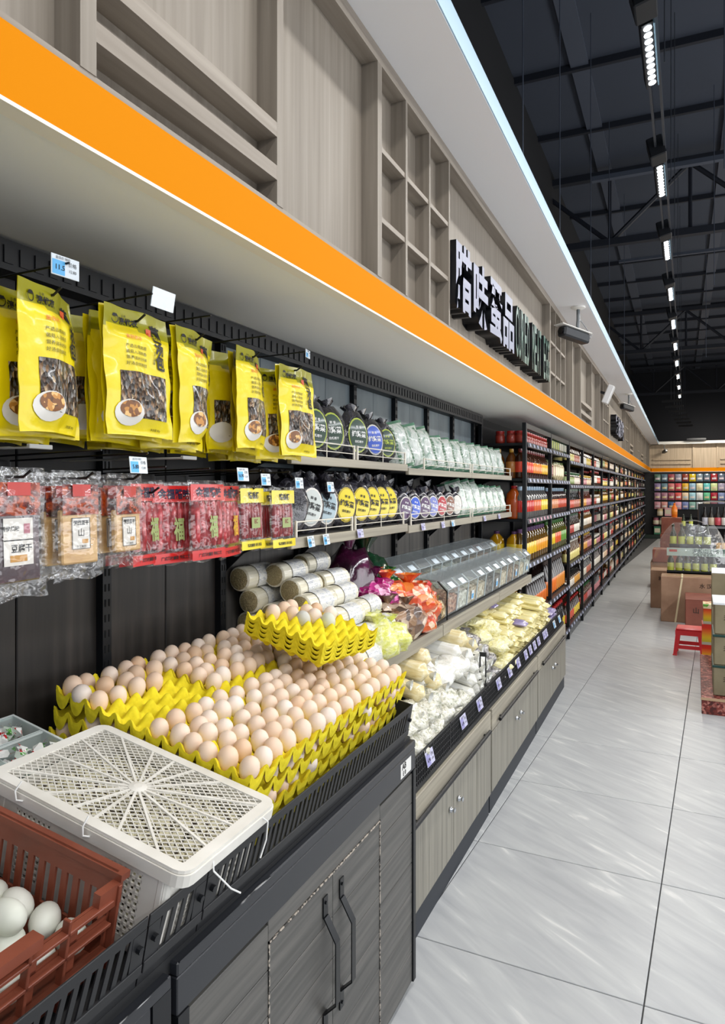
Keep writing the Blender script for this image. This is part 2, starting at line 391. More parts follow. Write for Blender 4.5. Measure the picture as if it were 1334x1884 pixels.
put('edge_face', MB().box(-0.673, -0.668, Y0, 25.45, 3.072, 3.157), mat('blue_lit_edge', 'a9c3d6', 0.5), put_t4)  # white edge with the bluish light on it painted in
# ================================================================ cabinets, rails, shelves, racks, lamps, sign
GOAK = noisy('grey_green_oak', [(0.2, '6f6c62'), (0.45, '858176'), (0.7, '979386'), (0.9, 'a19c8e')], (50, 50, 1.5), 5, 0.5, bump=0.05)
GOAKH = noisy('grey_oak_edge', [(0.2, '857f72'), (0.5, '9d9686'), (0.8, 'b1a996')], (60, 1.5, 60), 5, 0.5)
DOAK = noisy('charcoal_wood', [(0.2, '42423f'), (0.45, '53524f'), (0.65, '62605c'), (0.85, '706d69')], (60, 2.0, 60), 5, 0.42, bump=0.08, spec=0.4)
PLINTH = mat('dark_plinth', '2b2f36', 0.6)
def wood_cabinet(y0, y1, label, xb=-1.44):
    t = thing('display_cabinet', label, 'cabinet', (-0.849, y0, 0), group='wooden base cabinets under the dried goods')
    L = y1 - y0; d = xb + 0.849
    b = MB().box(d, -0.022, 0, L, 0.105, 0.50); put('body', b, GOAK, t)
    put('plinth', MB().box(d, -0.012, 0, L, 0, 0.105), PLINTH, t)
    put('top_rail', MB().bbox(-0.022, 0, 0.004, L - 0.004, 0.405, 0.512, 0.003), GOAKH, t)
    put('bar_handle', MB().cyl((0.016, 0.10, 0.438), (0.016, L - 0.08, 0.438), 0.009, 8).cyl((0, 0.16, 0.438), (0.016, 0.16, 0.438), 0.006, 6).cyl((0, L - 0.14, 0.438), (0.016, L - 0.14, 0.438), 0.006, 6), BLK, t)
    ds = [(0.12, L * 0.5 - 0.002, 1), (L * 0.5 + 0.002, L * 0.5 + 0.36, 0)]
    put('side_panel', MB().bbox(-0.022, 0.0, 0.004, 0.115, 0.105, 0.40, 0.002), GOAK, t)
    put('side_panel', MB().bbox(-0.022, 0.0, L * 0.5 + 0.365, L - 0.004, 0.105, 0.40, 0.002), GOAK, t)
    for a, c, s in ds:
        dr = put('door', MB().bbox(-0.022, -0.001, a, c, 0.105, 0.40, 0.002), GOAK, t)
        ky = c - 0.055 if s else a + 0.055
        put('lock', MB().lathe([(0.004, 0), (0.012, 0.002), (0.012, 0.008), (0.006, 0.014), (0.012, 0.022), (0.004, 0.026)], 10).warp(lambda p: Vector((p.z, p.x, p.y))), STEEL, dr, (0, ky, 0.31), smooth=True)
    return t
wood_cabinet(2.17, 3.42, 'grey oak base cabinet next to the dark egg counter')
wood_cabinet(3.44, 4.65, 'grey oak base cabinet in the middle of the wooden row')
wood_cabinet(4.67, 5.877, 'grey oak base cabinet at the far end, beside the first rack', -1.05)

# dark counter carrying the eggs
def deck_z(x): return 0.832 + (-0.95 - x) * 0.2217
ct = thing('egg_counter', 'dark charcoal plank counter under the egg trays, with two doors', 'cabinet', (-0.787, 0.97, 0))
L = 2.155 - 0.97
put('body', MB().box(-0.60, -0.014, 0, L, 0.05, 0.765), mat('carcass_black', '1a1b1e', 0.6), ct)
put('plinth', MB().box(-0.60, -0.03, 0.02, L - 0.02, 0, 0.05), BLK, ct)
put('ledge', MB().bbox(-0.09, 0.004, 0, L, 0.765, 0.79, 0.003), mat('satin_black', '26282d', 0.35), ct)
put('top_band', MB().bbox(-0.014, 0.003, 0.0, L, 0.698, 0.764, 0.002), mat('satin_black', '26282d', 0.35), ct)
put('corner_post', MB().box(-0.014, 0.005, L - 0.022, L, 0.02, 0.698), BLK, ct)
put('corner_post', MB().box(-0.014, 0.005, 0, 0.03, 0.02, 0.698), BLK, ct)
ya, yb = 1.270 - 0.97, 1.864 - 0.97
ph = 0.0955
for q in range(7):
    z0 = 0.022 + q * ph
    for (a, b) in ((0.031, ya - 0.004), (yb + 0.004, L - 0.023)):
        put('plank', MB().bbox(-0.014, 0, a, b, z0, z0 + ph - 0.002, 0.0012), DOAK, ct)
put('plank', MB().bbox(-0.014, 0, ya - 0.003, yb + 0.003, 0.652, 0.697, 0.0012), DOAK, ct)
ym = (ya + yb) / 2
HNDL = MB()
HNDL.box(0.001, 0.004, -0.011, 0.011, 0.115, 0.165).box(0.001, 0.004, -0.011, 0.011, -0.165, -0.115)
M1 = Matrix.Rotation(0, 4, 'X')
HNDL.add([(0.003, -0.011, 0.115), (0.003, 0.011, 0.115), (0.034, 0.011, 0.062), (0.034, -0.011, 0.062), (0.006, -0.011, 0.117), (0.006, 0.011, 0.117), (0.037, 0.011, 0.063), (0.037, -0.011, 0.063)], [(0, 1, 2, 3), (7, 6, 5, 4), (0, 3, 7, 4), (1, 5, 6, 2)])
HNDL.add([(0.003, -0.011, -0.115), (0.003, 0.011, -0.115), (0.034, 0.011, -0.085), (0.034, -0.011, -0.085), (0.006, -0.011, -0.117), (0.006, 0.011, -0.117), (0.037, 0.011, -0.086), (0.037, -0.011, -0.086)], [(0, 1, 2, 3), (7, 6, 5, 4), (0, 3, 7, 4), (1, 5, 6, 2)])
HNDL.box(0.034, 0.037, -0.011, 0.011, -0.086, 0.063)
for s in (-0.15, 0.15): HNDL.cyl((0.003, 0, s), (0.007, 0, s), 0.004, 8)
hm = HNDL.mesh('handle', False, [mat('handle_black', '16181b', 0.3, 0.4)])
for (a, b, hy) in ((ya, ym - 0.001, ym - 0.045), (ym + 0.001, yb, ym + 0.045)):
    d = put('door', MB().box(-0.014, -0.002, a, b, 0.022, 0.646), mat('carcass_black', '1a1b1e', 0.6), ct)
    for q in range(6):
        z0 = 0.024 + q * 0.1035
        put('plank', MB().bbox(-0.003, 0.0, a, b, z0, z0 + 0.1015, 0.001), DOAK, d)
    put('handle', hm, (), d, (0, hy, 0.45))
bead = MB()
BEADM = noisy('speckled_edge_bead', [(0.45, '3a3835'), (0.55, 'b8ada0')], (140, 140, 140), 2, 0.4)
bead.box(0, 0.0022, ya - 0.004, ya, 0.022, 0.652).box(0, 0.0022, yb, yb + 0.004, 0.022, 0.652).box(0, 0.0022, ya - 0.004, yb + 0.004, 0.648, 0.652)
put('edge_bead', bead, BEADM, ct)
stk = put('sticker', MB().box(0.0032, 0.0036, L - 0.13, L - 0.04, 0.708, 0.752), mat('paper_white', 'e4e4e0', 0.6), ct)
lt = MB(); letters(lt, 'AB', L - 0.103, 0.742, 0.028, FLAT(0.0045), bold=0.02); letters(lt, 'E 0', L - 0.10, 0.720, 0.020, FLAT(0.0045), bold=0.02)
put('lettering', lt, INK, stk)
tag(put('egg_deck', MB().prism([(-0.80, deck_z(-0.80) - 0.03), (-0.80, deck_z(-0.80)), (-1.432, deck_z(-1.432)), (-1.432, deck_z(-1.432) - 0.03)], -0.4, 2.15), mat('deck_black', '18191b', 0.6)), 'black sloping shelf board under the egg trays and crates', 'shelf')

c2 = thing('low_counter', 'black metal counter with worn edges below the brown crate', 'cabinet', (-0.787, -0.30, 0))
L2 = 0.955 + 0.30
put('body', MB().box(-0.60, -0.03, 0, L2, 0.05, 0.76), mat('carcass_black', '1a1b1e', 0.6), c2)
worn = noisy('worn_black_edge', [(0.0, '202227'), (0.62, '24262b'), (0.68, 'a8a8a8'), (1.0, 'cfcfcf')], (90, 14, 200), 3, 0.4)
put('ledge', MB().bbox(-0.09, 0.003, 0, L2, 0.757, 0.780, 0.002), mat('satin_black', '26282d', 0.35), c2)
put('worn_edge', MB().box(0.0, 0.0042, 0.1, L2 - 0.01, 0.7775, 0.781), worn, c2)
put('corner_post', MB().box(-0.03, 0.002, L2 - 0.045, L2, 0.02, 0.757), BLK, c2)
put('top_band', MB().bbox(-0.03, 0.0, 0.0, L2 - 0.047, 0.66, 0.757, 0.002), mat('satin_black', '26282d', 0.35), c2)
dd = put('door', MB().bbox(-0.03, -0.012, 0.2, L2 - 0.09, 0.05, 0.655, 0.004), mat('satin_black', '26282d', 0.35), c2)
sp = MB().add([(-0.0112, 1.0 + 0.030 * cos(a) , 0.63 - 0.018 + 0.024 * sin(a) + 0.4 * 0.03 * cos(a)) for a in [2 * pi * i / 14 for i in range(14)]], [tuple(range(14))])
put('paper_scrap', sp, mat('paper_white', 'e4e4e0', 0.6), dd)
put('worn_edge', MB().box(0.001, 0.0048, 0.005, 0.30, 0.7885, 0.791), worn, ct)

# slotted black rails in front of the eggs
barm = MB().prism([(-0.0015, 0), (0.0015, 0), (0.0015, 0.062), (-0.0015, 0.062)], -0.0055, 0.0055)
barm.warp(lambda p: Vector((p.x, p.y + (p.z - 0.03) * 0.16, p.z)))
barm = barm.mesh('bar', False, [BLK2])
def slot_rail(y0, y1, label, x=-0.792, zb=0.822):
    t = thing('slotted_rail', label, 'rail', (x, y0, zb), (0, R(11), 0), group='slotted guard rails along the egg counter')
    Lr = y1 - y0
    put('top_strip', MB().bbox(-0.002, 0.002, 0, Lr, 0.080, 0.101, 0.001), BLK2, t)
    put('bottom_strip', MB().bbox(-0.003, 0.004, 0, Lr, 0, 0.020, 0.001), BLK2, t)
    put('end_plate', MB().box(-0.002, 0.002, Lr - 0.03, Lr, 0.02, 0.08), BLK2, t)
    put('foot_strip', MB().box(-0.012, -0.004, 0, Lr, -0.034, 0.0), BLK2, t)
    put('end_plate', MB().box(-0.002, 0.002, 0, 0.03, 0.02, 0.08), BLK2, t)
    put('bolt', MB().cyl((0.002, 0.016, 0.055), (0.010, 0.016, 0.055), 0.006, 8), BLK, t)
    put('bolt', MB().cyl((0.002, Lr - 0.016, 0.055), (0.010, Lr - 0.016, 0.055), 0.006, 8), BLK, t)
    nb = int((Lr - 0.07) / 0.022)
    for q in range(nb + 1): put('bar', barm, (), t, (0, 0.035 + q * (Lr - 0.07) / nb, 0.019))
    return t
slot_rail(0.05, 0.885, 'black slotted rail in front of the brown crate')
slot_rail(0.889, 1.04, 'short black slotted rail joining the two long ones')
r3 = slot_rail(1.044, 2.10, 'black slotted rail in front of the egg trays')
put('end_return', MB().box(-0.14, -0.002, 2.10 - 1.044 - 0.004, 2.10 - 1.044, 0.0, 0.100), BLK2, r3)

# bench board of the wooden row + lattice baskets along its edge
tag(put('bench_board', MB().prism([(-0.862, 0.514), (-0.862, 0.53), (-1.03, 0.60), (-1.03, 0.585)], 2.16, 5.87).prism([(-1.03, 0.585), (-1.03, 0.60), (-1.42, 0.78), (-1.42, 0.765)], 2.16, 5.40), mat('deck_black', '18191b', 0.6)), 'black sloping bench board under the bagged noodles', 'shelf')
def lattice_fence(y0, y1, label):
    t = thing('lattice_fence', label, 'rail', (-0.866, y0, 0.515), group='black lattice fences along the noodle bench')
    Lf = y1 - y0; hh = 0.125
    put('top_rail', MB().box(-0.003, 0.003, 0, Lf, hh - 0.006, hh), BLK2, t)
    put('bottom_rail', MB().box(-0.003, 0.003, 0, Lf, 0, 0.008), BLK2, t)
    g = MB()
    for z in (0.030, 0.055, 0.080, 0.100): g.box(-0.0015, 0.0015, 0, Lf, z, z + 0.003)
    nq = int(Lf / 0.0175)
    for q in range(nq + 1): yy = q * (Lf - 0.003) / nq; g.box(-0.0022, 0.0022, yy, yy + 0.0045, 0, hh)
    put('lattice', g, BLK2, t)['kind'] = 'stuff'
    return t
ys = [2.20, 2.80, 3.40, 4.00, 4.60, 5.20, 5.82]
fl_ = ['right beside the egg counter', 'second from the egg counter', 'where the upright divider stands', 'in front of the silver bags', 'in front of the stacked noodle packs', 'at the far end before the first rack']
for q in range(6): lattice_fence(ys[q], ys[q + 1] - 0.006, 'black plastic lattice fence ' + fl_[q])
dv = MB()
for z in (0.0, 0.06, 0.12, 0.18): dv.box(-0.11, 0, -0.002, 0.002, z, z + 0.006)
for x in (-0.11, -0.06, -0.006): dv.box(x, x + 0.006, -0.002, 0.002, 0, 0.18)
dv.box(-0.03, 0.0, -0.004, 0.004, 0.18, 0.20).box(-0.034, -0.028, -0.004, 0.004, 0.10, 0.20)
tag(put('basket_divider', dv, BLK2, None, (-0.868, 3.40, 0.60)), 'small black grid divider standing up among the bagged rolls', 'divider')

# price tags
CARD = mat('tag_card', 'dfe8ef', 0.35); CYAN = mat('tag_blue', '58b2ea', 0.35); LILAC = mat('tag_lilac', '9a96c8', 0.4)
def tag_mesh(w=0.062, h=0.038, price='8.80', body=CARD, blue=CYAN):
    a = MB().bbox(-0.001, 0.001, -w / 2, w / 2, -h / 2, h / 2, 0.0008).mesh('price_tag', False, [body])
    b = MB().box(0.0011, 0.0015, -w / 2 + 0.002, -w * 0.03, -h / 2 + 0.002, h / 2 - 0.010).mesh('blue_field', False, [blue])
    t = MB(); letters(t, price, -w * 0.2, -h * 0.1, h * 0.34, FLAT(0.0022), 0, 0.01); letters(t, '价格', w * 0.24, h * 0.16, h * 0.24, FLAT(0.0022)); letters(t, '12.80', w * 0.25, -h * 0.16, h * 0.2, FLAT(0.0022)); letters(t, '会员价 特价', -w * 0.1, h * 0.36, h * 0.16, FLAT(0.0022))
    return a, b, t.mesh('digits', False, [INK])
TAGM = {}
def price_tag(loc, label, price='8.80', w=0.062, rot=(0, 0, 0), group='blue and white price tags', lilac=False):
    k = (price, w, lilac)
    if k not in TAGM: TAGM[k] = tag_mesh(w, w * 0.62, price, mat('tag_pale_lilac', 'c9c8e2', 0.35) if lilac else CARD, LILAC if lilac else CYAN)
    a, b, c = TAGM[k]
    o = tag(put('price_tag', a, (), None, loc, rot), label, 'price tag', group)
    put('blue_field', b, (), o); put('digits', c, (), o)
    return o
fence_y = [2.235, 2.52, 2.97, 3.24, 3.62, 3.88, 4.10, 4.32, 4.46, 4.60, 4.74, 4.95, 5.03, 5.38, 5.62]
for q, y in enumerate(fence_y):
    price_tag((-0.858, y, 0.595), ['blue and white tag on the lattice fence right at the egg counter', 'lilac tag on the lattice fence below the lumpy clear bags', 'lilac tag on the fence just before the upright divider', 'lilac tag on the fence just past the upright divider', 'lilac tag on the fence beside the white rolls', 'lilac tag on the fence in front of the silver bags'][q] if q < 6 else 'price tag on the far half of the lattice fence, %s from the silver bags' % ordn(q - 6), '6.90', 0.085 if q else 0.075, (0, R(-14), 0), 'tags on the far lattice fence' if q >= 6 else 'tags on the near lattice fence', lilac=q > 0 and q < 13)

# tier shelf with wooden front edge, upper shelves, brackets, wire fences
def board(name, x0, x1, y0, y1, z, th, label, lip=0.0, group='wooden shelf boards'):
    t = thing(name, label, 'shelf', (x1, y0, z), group=group); Lb = y1 - y0
    put('shelf_plate', MB().box(x0 - x1, -0.018, 0, Lb, -0.016, 0), mat('shelf_grey_plate', '4a4846', 0.5), t)
    put('front_edge', MB().bbox(-0.018, 0, 0.002, Lb - 0.002, -th, 0.0, 0.002), GOAKH, t)
    for yy in (0.03, Lb / 2, Lb - 0.04):
        put('bracket', MB().prism([(x0 - x1, -0.016), (-0.10, -0.016), (x0 - x1 + 0.08, -0.06), (x0 - x1, -0.13)], yy, yy + 0.006), BLK, t)
    return t
def tier(y0, y1, label):
    t = thing('tier_shelf', label, 'shelf', (-1.03, y0, 0.95), group='sloping tier shelves'); Lb = y1 - y0
    put('front_edge', MB().bbox(-0.018, 0, 0.002, Lb - 0.002, -0.05, 0.005, 0.002), GOAKH, t)
    back = -0.40 if y1 < 5.5 else -0.40
    put('shelf_plate', MB().prism([(-0.018, -0.012), (-0.018, 0.0), (back, 0.10), (back, 0.088)], 0, Lb), mat('shelf_grey_plate', '4a4846', 0.5), t)
    for yy in (0.03, Lb - 0.05): put('bracket', MB().prism([(back, 0.085), (-0.06, 0.0), (-0.12, -0.04), (back, -0.05)], yy, yy + 0.006), BLK, t)
tier(2.14, 3.218, 'wood-edged tier shelf carrying the bagged mushrooms'); tier(3.224, 4.36, 'wood-edged tier shelf under the nearer acrylic bins'); tier(4.366, 5.40, 'wood-edged tier shelf under the farther acrylic bins')
board('upper_shelf', -1.455, -1.167, 2.02, 3.11, 1.716, 0.032, 'upper wood-edged shelf holding the round black bags')
board('upper_shelf', -1.455, -1.167, 3.12, 4.22, 1.700, 0.032, 'upper wood-edged shelf holding the first white and green bags')
board('upper_shelf', -1.455, -1.167, 4.222, 5.34, 1.700, 0.032, 'upper wood-edged shelf reaching the first rack')
board('lower_shelf', -1.455, -1.167, 2.02, 3.11, 1.438, 0.036, 'lower wood-edged shelf holding the yellow-label black bags')
board('lower_shelf', -1.455, -1.167, 3.12, 4.22, 1.428, 0.036, 'lower wood-edged shelf holding the blue and red label bags')
board('lower_shelf', -1.455, -1.167, 4.222, 5.34, 1.428, 0.036, 'lower wood-edged shelf with white bags near the first rack')
CREAM = mat('cream_wire', 'e6e0d2', 0.35)
def wire_fence(y0, y1, z, label):
    t = thing('wire_fence', label, 'fence', (-1.172, y0, z), group='cream wire fences on the shelves'); Lf = y1 - y0
    put('rail', MB().cyl((0, 0, 0.052), (0, Lf, 0.052), 0.0026, 6), CREAM, t)
    put('rail', MB().cyl((0, 0, 0.022), (0, Lf, 0.022), 0.0016, 6), CREAM, t)
    for q in (0, 1): put('post', MB().bbox(-0.004, 0.004, q * Lf - 0.004, q * Lf + 0.004, 0, 0.056, 0.001), CREAM, t)
    put('post', MB().cyl((0, Lf * 0.5, 0), (0, Lf * 0.5, 0.052), 0.002, 6), CREAM, t)
wire_fence(2.05, 2.52, 1.716, 'cream wire fence in front of the dark green label bags'); wire_fence(2.55, 3.08, 1.716, 'cream wire fence in front of the blue label bag')
wire_fence(3.35, 4.2, 1.70, 'cream wire fence before the tall white and green bags'); wire_fence(4.25, 5.3, 1.70, 'cream wire fence before the last white bags of the upper shelf')
wire_fence(2.06, 2.50, 1.438, 'cream wire fence before the silver-label bags'); wire_fence(2.53, 3.06, 1.438, 'cream wire fence before the yellow label bags')
wire_fence(3.16, 4.2, 1.428, 'cream wire fence before the small blue and red bags'); wire_fence(4.25, 5.3, 1.428, 'cream wire fence before the white bags of the lower shelf')
for y, z, lb in ((2.14, 1.42, 'blue tag hanging under the leftmost lower shelf bags'), (2.255, 1.42, 'second blue tag under the silver label bag')):
    price_tag((-1.158, y, z), lb, '8.90', 0.062, (0, R(-10), R(8)), 'tags on the lower shelf edge')
for q, (y, z) in enumerate(((2.55, 1.425), (3.3, 1.415), (3.62, 1.41), (3.8, 1.41), (4.5, 1.41), (4.9, 1.41))):
    price_tag((-1.158, y, z), 'small tag on the lower shelf edge, %s after the two blue ones' % ordn(q), '7.50', 0.055, (0, R(-10), 0), 'small tags on the lower shelf edge', lilac=q != 3)

# tall black racks
ZR = [0.14, 0.497, 0.796, 1.095, 1.377, 1.644, 1.905]; ZA = [0.13, 0.584, 1.018, 1.365, 1.684, 1.96]
YR = [5.47 + 1.157 * q for q in range(18)]
XR = -1.081
TAGB = mat('rack_tag', 'b9bfd6', 0.4); TAGP = mat('rack_tag_pink', 'd8a9b8', 0.4); LIPM = mat('rack_lip', '3a3d47', 0.4)
pm = MB().bbox(-0.032, 0, -0.017, 0.017, 0, 2.113, 0.003).mesh('post', False, [BLK])
rtag = MB().box(0.0, 0.002, -0.028, 0.028, -0.013, 0.013).mesh('tag', False, [TAGB]); rtagp = MB().box(0.0, 0.002, -0.028, 0.028, -0.013, 0.013).mesh('tag_pink', False, [TAGP])
for b in range(17):
    y0, y1 = YR[b], YR[b + 1]
    t = thing('shelf_rack', 'tall black steel rack, %s bay from the wooden displays' % ordn(b), 'rack', (XR, y0, 0), group='tall black racks along the wall')
    put('post', pm, (), t); put('post', pm, (), t, (-0.345, 0, 0))
    if b == 16: put('post', pm, (), t, (0, y1 - y0, 0))
    zs = ZA if b < 2 else ZR
    for z in zs:
        s = put('shelf', MB().box(-0.375, -0.006, 0.018, 1.139, z - 0.02, z), BLK, t)
        put('price_rail', MB().prism([(-0.004, z - 0.036), (0.010, z - 0.034), (0.002, z + 0.004), (-0.006, z + 0.004)], 0.018, 1.139), LIPM, s)
        if b < 4:
            for q in range(7 if b < 2 else 6):
                put('tag', rtagp if (b == 0 and abs(z - 1.365) < .01) else rtag, (), s, (0.0085, 0.10 + q * (0.158 if b < 2 else 0.185), z - 0.015), (0, R(-12), 0))
        else:
            g = MB()
            for q in range(6): g.box(0.008, 0.011, 0.07 + q * 0.185, 0.125 + q * 0.185, z - 0.029, z - 0.004)
            tag(put('tags', g, TAGB, s), kind='stuff')
    put('back_panel', MB().box(-0.385, -0.379, 0.0, 1.157, 0.02, 2.11), mat('rack_back', '202226', 0.6), t)
    put('top_beam', MB().box(-0.02, -0.004, 0.017, 1.140, 2.07, 2.11), BLK, t)

# ceiling track with slim lamps
LENS = mat('lamp_lens', 'ffffff', 0.3, emit='f4faff', es=14)
tr = thing('lighting_track', 'long black double ceiling track hanging over the aisle', 'track')
def trx(y): return -0.128 + (y - 3.2) * 0.0079
def bar3(mb, y0, y1, dx, z0, z1, w=0.006, m=0):
    a, b = trx(y0) + dx, trx(y1) + dx
    mb.add([(a - w, y0, z0), (a + w, y0, z0), (b + w, y1, z0), (b - w, y1, z0), (a - w, y0, z1), (a + w, y0, z1), (b + w, y1, z1), (b - w, y1, z1)], [(0, 3, 2, 1), (4, 5, 6, 7), (0, 1, 5, 4), (1, 2, 6, 5), (2, 3, 7, 6), (3, 0, 4, 7)], m)
DGM = mat('track_grey', '4b4f55', 0.4, 0.5)
put('track_profile', (lambda g: (bar3(g, 1.5, 16.5, -0.018, 3.600, 3.64), g)[1])(MB()), DGM, tr)
put('track_profile', (lambda g: (bar3(g, 1.5, 16.5, 0.030, 3.600, 3.64), g)[1])(MB()), DGM, tr)
for y in (3.6, 5.0, 6.4, 8.6, 10.8, 13.0): put('hanger_wire', MB().cyl((trx(y) + 0.055, y, 3.60), (trx(y) + 0.055, y, 5.55), 0.003, 5), DGM, tr)
HB = MB().bbox(-0.045, 0.045, -0.16, -0.02, 0.0, 0.12, 0.006).mesh('driver_box', False, [BLK])
HS = MB().box(-0.024, 0.024, 0, 0.50, 0.006, 0.045).box(-0.029, -0.024, 0, 0.50, -0.004, 0.05).mesh('housing', False, [BLK])
HP = MB().box(0.024, 0.029, 0, 0.50, -0.004, 0.05).mesh('side_plate', False, [mat('side_reflection_blue', '8fb0c4', 0.3, 0.7)])  # blue reflection on the lamp side, put into the plate colour
LN = MB().lathe([(0.002, 0), (0.017, 0.001), (0.017, 0.006)], 10).mesh('lens', False, [LENS])
LNB = MB()
for q in range(10): LNB.lathe([(0.002, 0), (0.017, 0.001), (0.017, 0.006)], 8, None, (0, 0.03 + q * 0.049, 0.002))
LNB = LNB.mesh('lens_row', False, [LENS])
for k in range(10):
    y = 3.20 + 1.43 * k
    t = thing('track_lamp', ['nearest slim black track lamp with ten bright lenses', 'second slim track lamp along the ceiling track', 'third slim track lamp along the ceiling track'][k] if k < 3 else '%s slim track lamp along the ceiling track, counted from the nearest' % ordn(k), 'lamp', (trx(y), y, 3.55), (0, R(-14), R(-0.45)), 'slim lamps on the ceiling track' if k < 3 else 'distant slim lamps on the ceiling track')
    put('driver_box', HB, (), t); put('housing', HS, (), t); put('side_plate', HP, (), t)
    if k < 3:
        for q in range(10): put('lens', LN, (), t, (0, 0.03 + q * 0.049, 0.002))
    else: put('lens_row', LNB, (), t)
for k in range(7):
    y = 17.2 + 1.15 * k
    t = thing('track_lamp', 'small lamp in the far row curving toward the back wall, %s from the near end' % ordn(k), 'lamp', (0.0 + 0.055 * k, y, 3.55), (0, R(-14), R(80)), 'far lamps near the back wall')
    put('hanger_wire', MB().cyl((0, 0.2, 0.05), (0.4, 0.2, 2.05), 0.004, 5), DGM, t); put('housing', HS, (), t, scale=(1, 0.8, 1)); put('lens_row', LNB, (), t, scale=(1, 0.8, 1))
tag(put('ceiling_box', MB().bbox(0.15, 0.75, 24.9, 25.1, 3.15, 3.25, 0.02), BLK), 'flat black box hanging at the end of the lamp row', 'box')

# CCTV cameras, wall speaker
def cctv(x, y, label, s=1.0, rz=0, zt=3.07):
    t = thing('security_camera', label, 'camera', (x, y, zt), (0, 0, rz), 'security cameras under the white ledge'); t.scale = (s,) * 3
    put('mount_plate', MB().lathe([(0.035, 0), (0.035, -0.008), (0.02, -0.014)], 16), WHITE, t, smooth=True)
    put('arm', MB().tube([(0, 0, -0.01), (0, 0, -0.07), (0.0, -0.004, -0.10), (0, 0.0, -0.125)], 0.009, 8), mat('camera_grey', '6d7276', 0.4), t, smooth=True)
    b = MB().bbox(-0.028, 0.028, -0.10, 0.08, -0.175, -0.125, 0.008); 
    body = put('camera_body', b, mat('camera_dark', '25282c', 0.4), t, rot=(R(-8), 0, 0))
    put('sun_hood', MB().bbox(-0.032, 0.032, -0.125, 0.085, -0.124, -0.119, 0.002), WHITE, t, rot=(R(-8), 0, 0))
    put('lens', MB().cyl((0, -0.10, -0.15), (0, -0.106, -0.15), 0.018, 12), mat('glass_black', '050608', 0.1), body)
    put('cable', MB().tube([(0.005, 0.08, -0.15), (-0.02, 0.12, -0.13), (-0.03, 0.09, -0.09), (0, 0.01, -0.06)], 0.003, 6), mat('cable_grey', '8a8d90', 0.5), t, smooth=True)
    return t
cctv(-0.755, 5.91, 'nearest security camera hanging under the white ledge past the sign', 1.6, R(-35))
cctv(-0.73, 11.6, 'farther security camera hanging under the white ledge', 1.5, R(-30))
cctv(-0.50, 25.3, 'tiny security camera near the corner at the back wall', 1.6, R(20), 3.07)
sp = thing('wall_speaker', 'white angled box speaker on the fascia between the cameras', 'speaker', (-0.84, 9.45, 2.80), (0, R(22), 0)); sp.scale = (0.8,) * 3
put('housing', MB().bbox(-0.05, 0.05, -0.075, 0.075, -0.15, 0.15, 0.012), mat('speaker_white', 'e6e6e6', 0.4), sp)
put('grille', MB().box(0.051, 0.053, -0.06, 0.06, -0.13, 0.13), mat('grille_grey', 'c4c4c4', 0.6), sp)
put('bracket', MB().box(-0.13, -0.05, -0.02, 0.02, -0.02, 0.02), BLK, sp)

# shop sign
SIGNF = mat('sign_silver_white', '8c90a4', 0.4); SIGNB = mat('sign_black', '0f1116', 0.4); SIGNG = mat('sign_green', '1f5548', 0.35)
def sign_letter(ch, y0, y1, z0, z1, front, xb=-0.974, xf=-0.893, bold=0.03):
    cu = bpy.data.curves.new('lettering', 'FONT'); cu.body = ch; cu.size = 1; cu.extrude = 0.1; cu.offset = bold; cu.resolution_u = 2
    ob = bpy.data.objects.new('l', cu); COL.objects.link(ob); bpy.context.view_layer.update()
    me = bpy.data.meshes.new_from_object(ob.evaluated_get(bpy.context.evaluated_depsgraph_get()))
    bpy.data.objects.remove(ob); bpy.data.curves.remove(cu)
    X = [v.co.x for v in me.vertices]; Y = [v.co.y for v in me.vertices]
    for v in me.vertices:
        a = (v.co.x - min(X)) / (max(X) - min(X)); b = (v.co.y - min(Y)) / (max(Y) - min(Y)); c = (v.co.z + 0.1) / 0.2
        v.co = (c * (xf - xb), a * (y1 - y0), b * (z1 - z0))
    me.materials.clear(); me.materials.append(SIGNB); me.materials.append(front); me.update()
    for p in me.polygons: p.material_index = 1 if p.normal.x > 0.8 else 0
    me.name = 'letter'; return put('letter', me, (), None, (xb, y0, z0))
sg = [('腊', 2.955, 3.235), ('味', 3.262, 3.542), ('蛋', 3.568, 3.848), ('品', 3.874, 4.150)]
for (ch, a, b) in sg:
    tag(sign_letter(ch, a, b, 2.392, 2.70, SIGNF), 'silver-faced black block character on the wood fascia, %s from the left' % ordn(sg.index((ch, a, b))), 'sign letter', 'Chinese sign characters on the fascia')
en = 'CURED MEAT EGG'; wl_ = (5.39 - 4.20) / len(en)
for q, ch in enumerate(en):
    if ch == ' ': continue
    tag(sign_letter(ch, 4.20 + q * wl_, 4.20 + q * wl_ + wl_ * 0.8, 2.392, 2.70, SIGNG, bold=0.01), 'narrow dark green block letter right of the silver characters, %s in the row' % ordn(q), 'sign letter', 'dark green latin sign letters')
for q, ch in enumerate('粮油调味'):
    tag(sign_letter(ch, 11.3 + q * 0.42, 11.66 + q * 0.42, 2.42, 2.74, SIGNF), 'far silver sign character high on the fascia, %s from the left' % ordn(q), 'sign letter', 'far sign characters')
